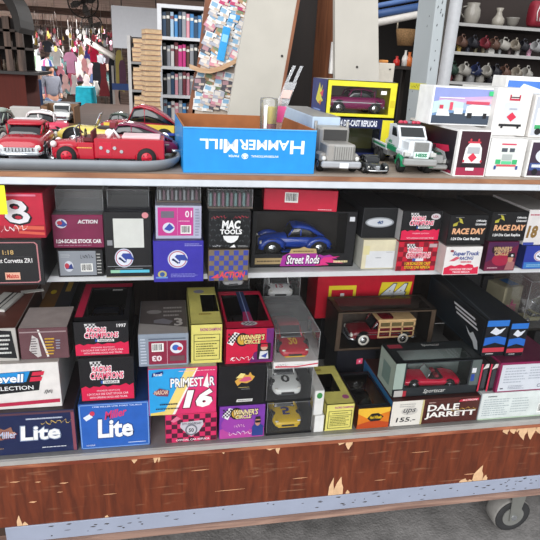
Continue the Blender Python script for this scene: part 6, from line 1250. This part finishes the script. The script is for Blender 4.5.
G = [('shirt', 70, 52, 73, 11, 10, '7e5468', 'mauve shirt hanging high over the aisle'), ('doll', 74, 41, 53, 7, 10.5, 'b02456', 'deep pink doll hanging above the mauve shirt'), ('shirt', 93, 47, 62, 9, 11, 'b81c40', 'bright red shirt hanging over the aisle'),
     ('doll', 87, 50, 60, 7, 11.5, '4a4a94', 'violet doll hanging beside the red shirt'), ('dress', 103, 62, 96, 10, 9.5, '5e2024', 'long dark red dress hanging over the aisle'), ('coat', 113, 54, 108, 9, 9, '17181e', 'long black coat hanging near the white bookcase end'),
     ('doll', 84, 58, 74, 8, 11, 'c88a8c', 'salmon pink doll hanging in the aisle'), ('doll', 91, 63, 76, 8, 12.9, 'c9a0a6', 'pale pink doll hanging in the aisle'), ('coat', 97, 62, 92, 9, 12.4, '24242a', 'black coat hanging mid aisle'), ('shirt', 100, 55, 72, 9, 13, '8a8c92', 'grey shirt hanging mid aisle'),
     ('doll', 79, 60, 78, 8, 9.7, 'd8d2cc', 'white doll hanging in the aisle'), ('doll', 65, 74, 92, 9, 11, 'b08c88', 'beige doll hanging near the person'), ('coat', 119, 50, 92, 7, 8.5, 'a89a58', 'mustard coat hanging near the white bookcase end'), ('shirt', 56, 48, 66, 10, 12, 'c9c4c0', 'white shirt hanging near the person'),
     ('dress', 116, 84, 112, 8, 8, 'c4aca0', 'pale beige dress hanging low by the mustard coat'), ('doll', 86, 74, 90, 10, 13, 'd2c6c4', 'cream doll hanging low mid aisle'), ('doll', 60, 62, 76, 8, 12.5, 'a86a74', 'rose doll hanging near the person'), ('shirt', 108, 52, 64, 8, 12, '9c8a90', 'dusty pink shirt hanging mid aisle'),
     ('coat', 122, 60, 88, 6, 8.2, '6a4a5e', 'plum coat hanging beside the mustard coat'), ('dress', 74, 74, 94, 9, 12, 'b8a8a4', 'taupe dress hanging mid aisle'), ('shirt', 47, 41, 52, 9, 11, '24262c', 'black shirt hanging over the person'), ('shirt', 30, 40, 52, 8, 11, '2c2e34', 'black shirt hanging by the hutch'), ('doll', 81, 46, 56, 6, 12, 'd0a862', 'straw coloured doll hanging over the aisle'), ('doll', 100, 44, 55, 6, 12.5, '8a9a78', 'sage green doll hanging over the aisle')]
for k, px, a, b, w, y, c, l in G: hang(k, px, a, b, w, y, c, l, 'doll' if k == 'doll' else 'garment')
# strings of little ornaments
om = {}
OC = {'gold': 'b89a4a', 'white': 'd6d2cc', 'silver': '9a9a9e', 'red': 'b03040', 'pink': 'c890a0', 'dark': '3a3236'}
def orn(shape, k, px, py, y):
    a = at_y(px, py, y); L = CEIL-a.z
    if (shape, k) not in om:
        mb = MB(); m = M(OC[k], .4, .1); 
        if shape == 'disc': mb.cyl((0, -.01, -.05), .05, .02, m, 'y', 14)
        elif shape == 'star': mb.prism([((.06 if j % 2 == 0 else .025)*math.sin(2*PI*j/10), -.05+(.06 if j % 2 == 0 else .025)*math.cos(2*PI*j/10)) for j in range(10)], -.012, .012, m)
        else: mb.lathe([(.0005, 0), (.02, -.01), (.03, -.06), (.045, -.1), (.0005, -.1)], (0, 0, 0), m, 12)
        root = empty('hanging_ornament', '', 'ornament'); mb.build('charm', root)
        s = MB(); s.tube([(0, 0, 0), (0, 0, 1)], .0025, M('5a504a', .6), 5); so2 = s.build('string', root); om[(shape, k)] = root
    else: root = dup(om[(shape, k)])
    root.location = a; root.scale = (.62, .62, 1)
    for ch in root.children:
        if ch.name.startswith('string'): ch.scale = (1, 1, max(.05, L-.001))
    tag(root, '%s %s ornament dangling on a string over the aisle' % (k, shape), 'ornament', 'ornaments on strings over the aisle')
rng = random.Random(21)
for i in range(96):
    px = rng.uniform(24, 112); y = rng.uniform(7.5, 15); py = rng.uniform(24, 46)+(4 if px < 40 else 0)
    orn(rng.choice(['disc', 'star', 'bell']), rng.choice(list(OC)), px, py, y)
# awning edge, canopy, signs
a, b = at_y(80, 37, 9.8), at_y(114, 57, 8.6); mb = MB(); d = (b-a); mb.tube([(0, 0, 0), tuple(d)], .05, M('c9c2bc', .6), 4); tag(mb.build('awning_edge', None, a), 'pale slanting awning edge crossing above the hanging goods', 'awning')
a = at_y(31, 61, 13); mb = MB(); mb.box(-.2, .2, 0, .04, -.25, .25, M('dfe6da', .6)); mb.prism([(-.15, -.2), (.1, -.15), (.12, .1), (-.05, .2)], -.004, 0, M('9ab89a', .6)); mb.box(-.02, .02, .04, .07, -2.0, .2, BLACK); 
sg = mb.build('stall_sign', None, a); tag(sg, 'white and pale green sign board standing at the far end of the aisle', 'sign')
root = empty('sun_parasol', 'small parasol of pink, white and blue panels over the person', 'parasol', at_y(47, 66, 10.5))
mb = MB(); R = .13; cols = [M('c04a7a', .6), M('dcdce0', .6), M('34509a', .6), M('dcdce0', .6)]
for k in range(12):
    t0, t1 = 2*PI*k/12, 2*PI*(k+1)/12; mb.add([(0, 0, .14), (R*.7*math.cos(t0), R*.7*math.sin(t0), .1), (R*.7*math.cos(t1), R*.7*math.sin(t1), .1)], [(0, 1, 2)], cols[k % 4]); mb.add([(R*.7*math.cos(t0), R*.7*math.sin(t0), .1), (R*.7*math.cos(t1), R*.7*math.sin(t1), .1), (R*math.cos(t1), R*math.sin(t1), 0), (R*math.cos(t0), R*math.sin(t0), 0)], [(0, 3, 2, 1)], cols[k % 4])
mb.build('canopy', root); mb = MB(); mb.tube([(0, 0, .14), (0, 0, CEIL-at_y(47, 66, 10.5).z-.002)], .006, BLACK, 6); mb.build('pole', root)
# far stalls closing the aisle end
bkp = wood('stall_back', '4a3c38', '8a7468', 'X', 3, .9)
mb = MB(); mb.box(-8.0, -.3, 17.0, 17.1, -.5, 1.0, bkp); mb.box(-3.7, -.3, 17.0, 17.1, 1.0, CEIL, bkp); mb.build('wall_back'); struct(bpy.data.objects['wall_back'])
rng = random.Random(14); PAL = ['8a3a4a', 'b0a49c', '3a3a48', '6a4a5a', 'c0a090', '4a5a7a', '9a8a5a', 'a05a6a', '22222a', '6a8a8a', 'c8c2bc', '7a2a34']; PN = ['rose', 'stone', 'slate', 'plum', 'peach', 'denim', 'khaki', 'coral', 'black', 'teal grey', 'off-white', 'wine']
gm2 = {}
for i in range(70):
    px = 26+(i % 24)*3.9+rng.uniform(-1.2, 1.2); row = i//24; y = 16.8-((i*29) % 70)*.043; py = 56+row*13+rng.uniform(-3, 3); j = rng.randrange(12); kd = rng.choice(['shirt', 'doll', 'dress']); a = at_y(px, py, y)
    if (kd, j) not in gm2:
        mb = MB(); mb.prism([(u*.26, v*.36-.36) for u, v in SHAPE[kd]], -.03, .03, M(PAL[j], .8, 0, .12, 0, .2, 9)); mb.tube([(0, 0, -.01), (0, 0, .08)], .004, M('5a504a', .6), 5); o_ = mb.build('hanging_' + kd, None, a); gm2[(kd, j)] = o_
    else: o_ = dup(gm2[(kd, j)], a)
    tag(o_, 'small %s %s hanging in the crowded stall at the aisle end' % (PN[j], kd), 'doll' if kd == 'doll' else 'garment', 'goods hanging at the aisle end')
# tables in the aisle
def table(px0, px1, py, y, col, label, cloth=None, name='market_table'):
    a, b = at_y(px0, py, y), at_y(px1, py, y); w = b.x-a.x; h = a.z+.5 if False else at_y((px0+px1)/2, py, y).z+.5
    root = empty(name, label, 'table', ((a.x+b.x)/2, y, -.499)); mb = MB(); mb.box(-w/2, w/2, 0, .5, h-.04, h, M(col, .7)); mb.build('table_top', root)
    for sx in (-w/2, w/2-.04):
        for sy in (.02, .44): mb = MB(); mb.box(sx, sx+.04, sy, sy+.04, 0, h-.04, M(col, .7)); mb.build('leg', root)
    return root, h, w
table(34, 76, 104, 7, '22242c', 'long dark trestle table behind the tray, in front of the person')
a, b = at_y(44, 110, 3.2), at_y(140, 110, 3.2); root = empty('plank_table', 'broad bare brown plank table beyond the tray, at the aisle mouth', 'table', ((a.x+b.x)/2, 3.0, -.47)); w = b.x-a.x; h = .74+.47
mb = MB(); mb.box(-w/2, w/2, 0, 2.4, h-.05, h, wood('plank_top', '3e2e26', '544036', 'X', 3, .8)); mb.box(-w/2+.05, w/2-.05, .05, .07, h-.3, h-.05, M('3a2a22', .7)); mb.build('table_top', root)
for sx in (-w/2, w/2-.07):
    for sy in (.02, 2.3): mb = MB(); mb.box(sx, sx+.07, sy, sy+.07, -.02 if sy > 1 else .15, h-.05, M('3a2a22', .7)); mb.build('leg', root)
r_, h, w = table(76, 92, 88, 11, '8a8078', 'market table draped with a turquoise cloth')
mb = MB(); m = M('1fa2b8', .7, 0, .15, 0, .2, 12); n = 28; R = []
for zz, k in ((h+.012, .98), (h-.06, 1.02), (h-.45, 1.12), (h-.75, 1.18)):
    ring = []
    for j in range(n):
        t = 2*PI*j/n; wav = 1+.05*math.sin(j*PI*.9)*(k-.98)*6; ring.append((w/2*k*1.05*wav*1.05*math.copysign(abs(math.cos(t))**.3, math.cos(t)), .25+.28*k*wav*1.05*math.copysign(abs(math.sin(t))**.3, math.sin(t)), zz))
    R.append(ring)
mb.rings(list(reversed(R)), m, False); mb.add(R[0], [tuple(range(n))], m); o_ = mb.build('tablecloth', None, r_.location); o_.location.z = -.499; tag(o_, 'turquoise cloth draped over the market table in the aisle', 'tablecloth')
table(96, 106, 96, 12, '5a4a40', 'plain brown stall table beyond the dark red dress')
for px, c, l in ((96, 'd8d4ce', 'white'), (106.5, 'b09a90', 'beige')):
    a = at_y(px, 95, 12.1); mb = MB(); mb.lathe([(.0005, 0), (.06, 0), (.085, .13), (.045, .25), (.05, .3), (.0005, .3)], (0, 0, 0), M(c, .5), 14); tag(mb.build('stall_urn', None, (a.x, 12.2, at_y(101, 96, 12).z+.002)), '%s urn standing on the brown stall table' % l, 'urn')
a = at_y(122, 88, 7.6); root = empty('sign_stand', 'small white stand with a blue board, beside the narrow shelf unit', 'stand', (a.x, 7.6, -.499)); z = a.z+.499
mb = MB(); mb.box(-.14, .14, 0, .03, z-.03, z+.06, M('35508a', .6)); mb.build('blue_board', root); mb = MB(); mb.box(-.14, -.11, .03, .06, 0, z+.3, M('b9b4b0', .6)); mb.box(.11, .14, .03, .06, 0, z+.3, M('b9b4b0', .6)); mb.build('frame', root)
# boxes under the hutch side
for k, (px, yt, c, l) in enumerate(((27, 82, '4a443e', 'dark grey'), (31, 88, '8a7a70', 'tan'), (36, 80, '3a5a8a', 'blue'))):
    a, b = at_y(px-2, 100, 6), at_y(px+2, 100, 6); mb = MB(); mb.box(-(b.x-a.x)/2+.002, (b.x-a.x)/2-.002, 0, .3, 0, at_y(px, yt, 6).z+.499, M(c, .7), .01); tag(mb.build('storage_crate', None, ((a.x+b.x)/2, 6, -.499)), 'tall %s crate beside the hutch' % l, 'crate')
# ------------------------------------------------------------------ the person in the aisle
def skin(name, parent, pts, edges, m, lv=2):
    me = bpy.data.meshes.new(name); me.from_pydata([p[:3] for p in pts], edges, []); o = bpy.data.objects.new(name, me); COL.objects.link(o); o.parent = parent
    sk = o.modifiers.new('skin', 'SKIN'); sk.use_smooth_shade = True
    for i, p in enumerate(pts): me.skin_vertices[0].data[i].radius = (p[3], p[4] if len(p) > 4 else p[3]); me.skin_vertices[0].data[i].use_root = (i == 0)
    s = o.modifiers.new('sub', 'SUBSURF'); s.levels = lv; s.render_levels = lv; me.materials.append(m); return o
a = at_y(50, 65, 13.5); H = a.z+.5
pr = empty('person', 'person in a grey long-sleeved top and blue jeans, standing side-on in the market aisle', 'person', (a.x, 13.5, -.499), math.radians(35))
u = H
body = skin('body', pr, [(0, 0, .53*u, .08*u, .06*u), (0, 0, .64*u, .085*u, .065*u), (0, .01, .76*u, .1*u, .065*u), (0, .01, .83*u, .045*u), (0, -.01, .87*u, .033*u), (0, -.02, .93*u, .058*u, .066*u), (0, -.015, .98*u, .045*u),
     (.12*u, .01, .80*u, .034*u), (.155*u, .05, .65*u, .027*u), (.13*u, -.06, .53*u, .02*u), (.125*u, -.1, .49*u, .016*u), (-.12*u, .01, .80*u, .034*u), (-.155*u, .03, .65*u, .027*u), (-.15*u, -.02, .52*u, .02*u), (-.148*u, -.03, .47*u, .016*u),
     (.055*u, 0, .46*u, .05*u), (.06*u, -.01, .27*u, .04*u), (.06*u, 0, .05*u, .026*u), (.062*u, -.09, .02*u, .02*u), (-.055*u, 0, .46*u, .05*u), (-.06*u, -.01, .27*u, .04*u), (-.06*u, 0, .05*u, .026*u), (-.062*u, -.09, .02*u, .02*u)],
     [(0, 1), (1, 2), (2, 3), (3, 4), (4, 5), (5, 6), (2, 7), (7, 8), (8, 9), (9, 10), (2, 11), (11, 12), (12, 13), (13, 14), (0, 15), (15, 16), (16, 17), (17, 18), (0, 19), (19, 20), (20, 21), (21, 22)], M('b8866e', .6, 0, .05))
skin('grey_top', pr, [(0, 0, .49*u, .125*u, .098*u), (0, 0, .64*u, .1*u, .078*u), (0, .01, .76*u, .112*u, .078*u), (0, .01, .825*u, .06*u), (.12*u, .01, .80*u, .044*u), (.155*u, .05, .65*u, .036*u), (.135*u, -.05, .545*u, .028*u), (-.12*u, .01, .80*u, .044*u), (-.155*u, .03, .65*u, .036*u), (-.15*u, -.015, .535*u, .028*u)],
     [(0, 1), (1, 2), (2, 3), (2, 4), (4, 5), (5, 6), (2, 7), (7, 8), (8, 9)], M('6a6c76', .8, 0, .1))
skin('jeans', pr, [(0, 0, .52*u, .106*u, .084*u), (.058*u, 0, .45*u, .068*u), (.062*u, -.008, .27*u, .05*u), (.062*u, 0, .06*u, .04*u), (-.058*u, 0, .45*u, .068*u), (-.062*u, -.008, .27*u, .05*u), (-.062*u, 0, .06*u, .04*u)], [(0, 1), (1, 2), (2, 3), (0, 4), (4, 5), (5, 6)], M('7a94b8', .8, 0, .1))
mb = MB(); mb.ball((0, .015, .945*u), .072*u, M('2a1e1a', .7), .92, 1, .95); mb.ball((0, .05*u, .89*u), .045*u, M('2a1e1a', .7), 1.1, .7, 1.4); mb.build('hair', pr)
mb = MB(); mb.ball((0, -.085*u, .93*u), .01*u, M('b8866e', .6), .8, 1.2, 1.2); mb.build('nose', pr)
for s in (-1, 1): mb = MB(); mb.ball((s*.024*u, -.078*u, .945*u), .007*u, M('2a2420', .4)); mb.build('eye', pr)
mb = MB(); mb.box(-.018*u, .018*u, -.082*u, -.074*u, .90*u, .905*u, M('8a4a44', .6)); mb.build('mouth', pr)
# ------------------------------------------------------------------ floor, light
def struct(o): o['kind'] = 'structure'; return o
fl = bpy.data.materials.new('asphalt'); fl.use_nodes = True; nt = fl.node_tree; b = nt.nodes['Principled BSDF']
tc = nt.nodes.new('ShaderNodeTexCoord'); n = nt.nodes.new('ShaderNodeTexNoise'); n.inputs['Scale'].default_value = 5; n.inputs['Detail'].default_value = 10; n.inputs['Roughness'].default_value = .75
r = nt.nodes.new('ShaderNodeValToRGB'); r.color_ramp.elements[0].color = lin('5c5a58')+(1,); r.color_ramp.elements[1].color = lin('a09c9a')+(1,); r.color_ramp.elements[0].position = .35; r.color_ramp.elements[1].position = .68
v = nt.nodes.new('ShaderNodeTexVoronoi'); v.inputs['Scale'].default_value = 160; bp = nt.nodes.new('ShaderNodeBump'); bp.inputs['Strength'].default_value = .3; bp.inputs['Distance'].default_value = .004
nt.links.new(tc.outputs['Object'], n.inputs['Vector']); nt.links.new(tc.outputs['Object'], v.inputs['Vector']); nt.links.new(n.outputs['Fac'], r.inputs['Fac']); nt.links.new(r.outputs['Color'], b.inputs['Base Color'])
nt.links.new(v.outputs['Distance'], bp.inputs['Height']); nt.links.new(bp.outputs[0], b.inputs['Normal']); b.inputs['Roughness'].default_value = .74
mb = MB(); ys = [(-8, 0), (1.6, 0), (3.4, -.5), (45, -.5)]
for (y0, z0), (y1, z1) in zip(ys, ys[1:]): mb.add([(-14, y0, z0), (14, y0, z0), (14, y1, z1), (-14, y1, z1)], [(0, 1, 2, 3)], fl)
struct(mb.build('floor'))
w = bpy.data.worlds.new('world'); SC.world = w; w.use_nodes = True
w.node_tree.nodes['Background'].inputs['Color'].default_value = (.93, .97, 1, 1); w.node_tree.nodes['Background'].inputs['Strength'].default_value = .74
sd = bpy.data.lights.new('sun', 'SUN'); sd.energy = 2.4; sd.angle = math.radians(60); so = bpy.data.objects.new('sun', sd); COL.objects.link(so)
so.rotation_euler = Vector((.5, 1, -.5)).to_track_quat('-Z', 'Y').to_euler()
SC.view_settings.view_transform = 'Standard'; SC.view_settings.look = 'None'; SC.view_settings.gamma = 1; SC.view_settings.use_curve_mapping = False
SC.view_settings.exposure = .5
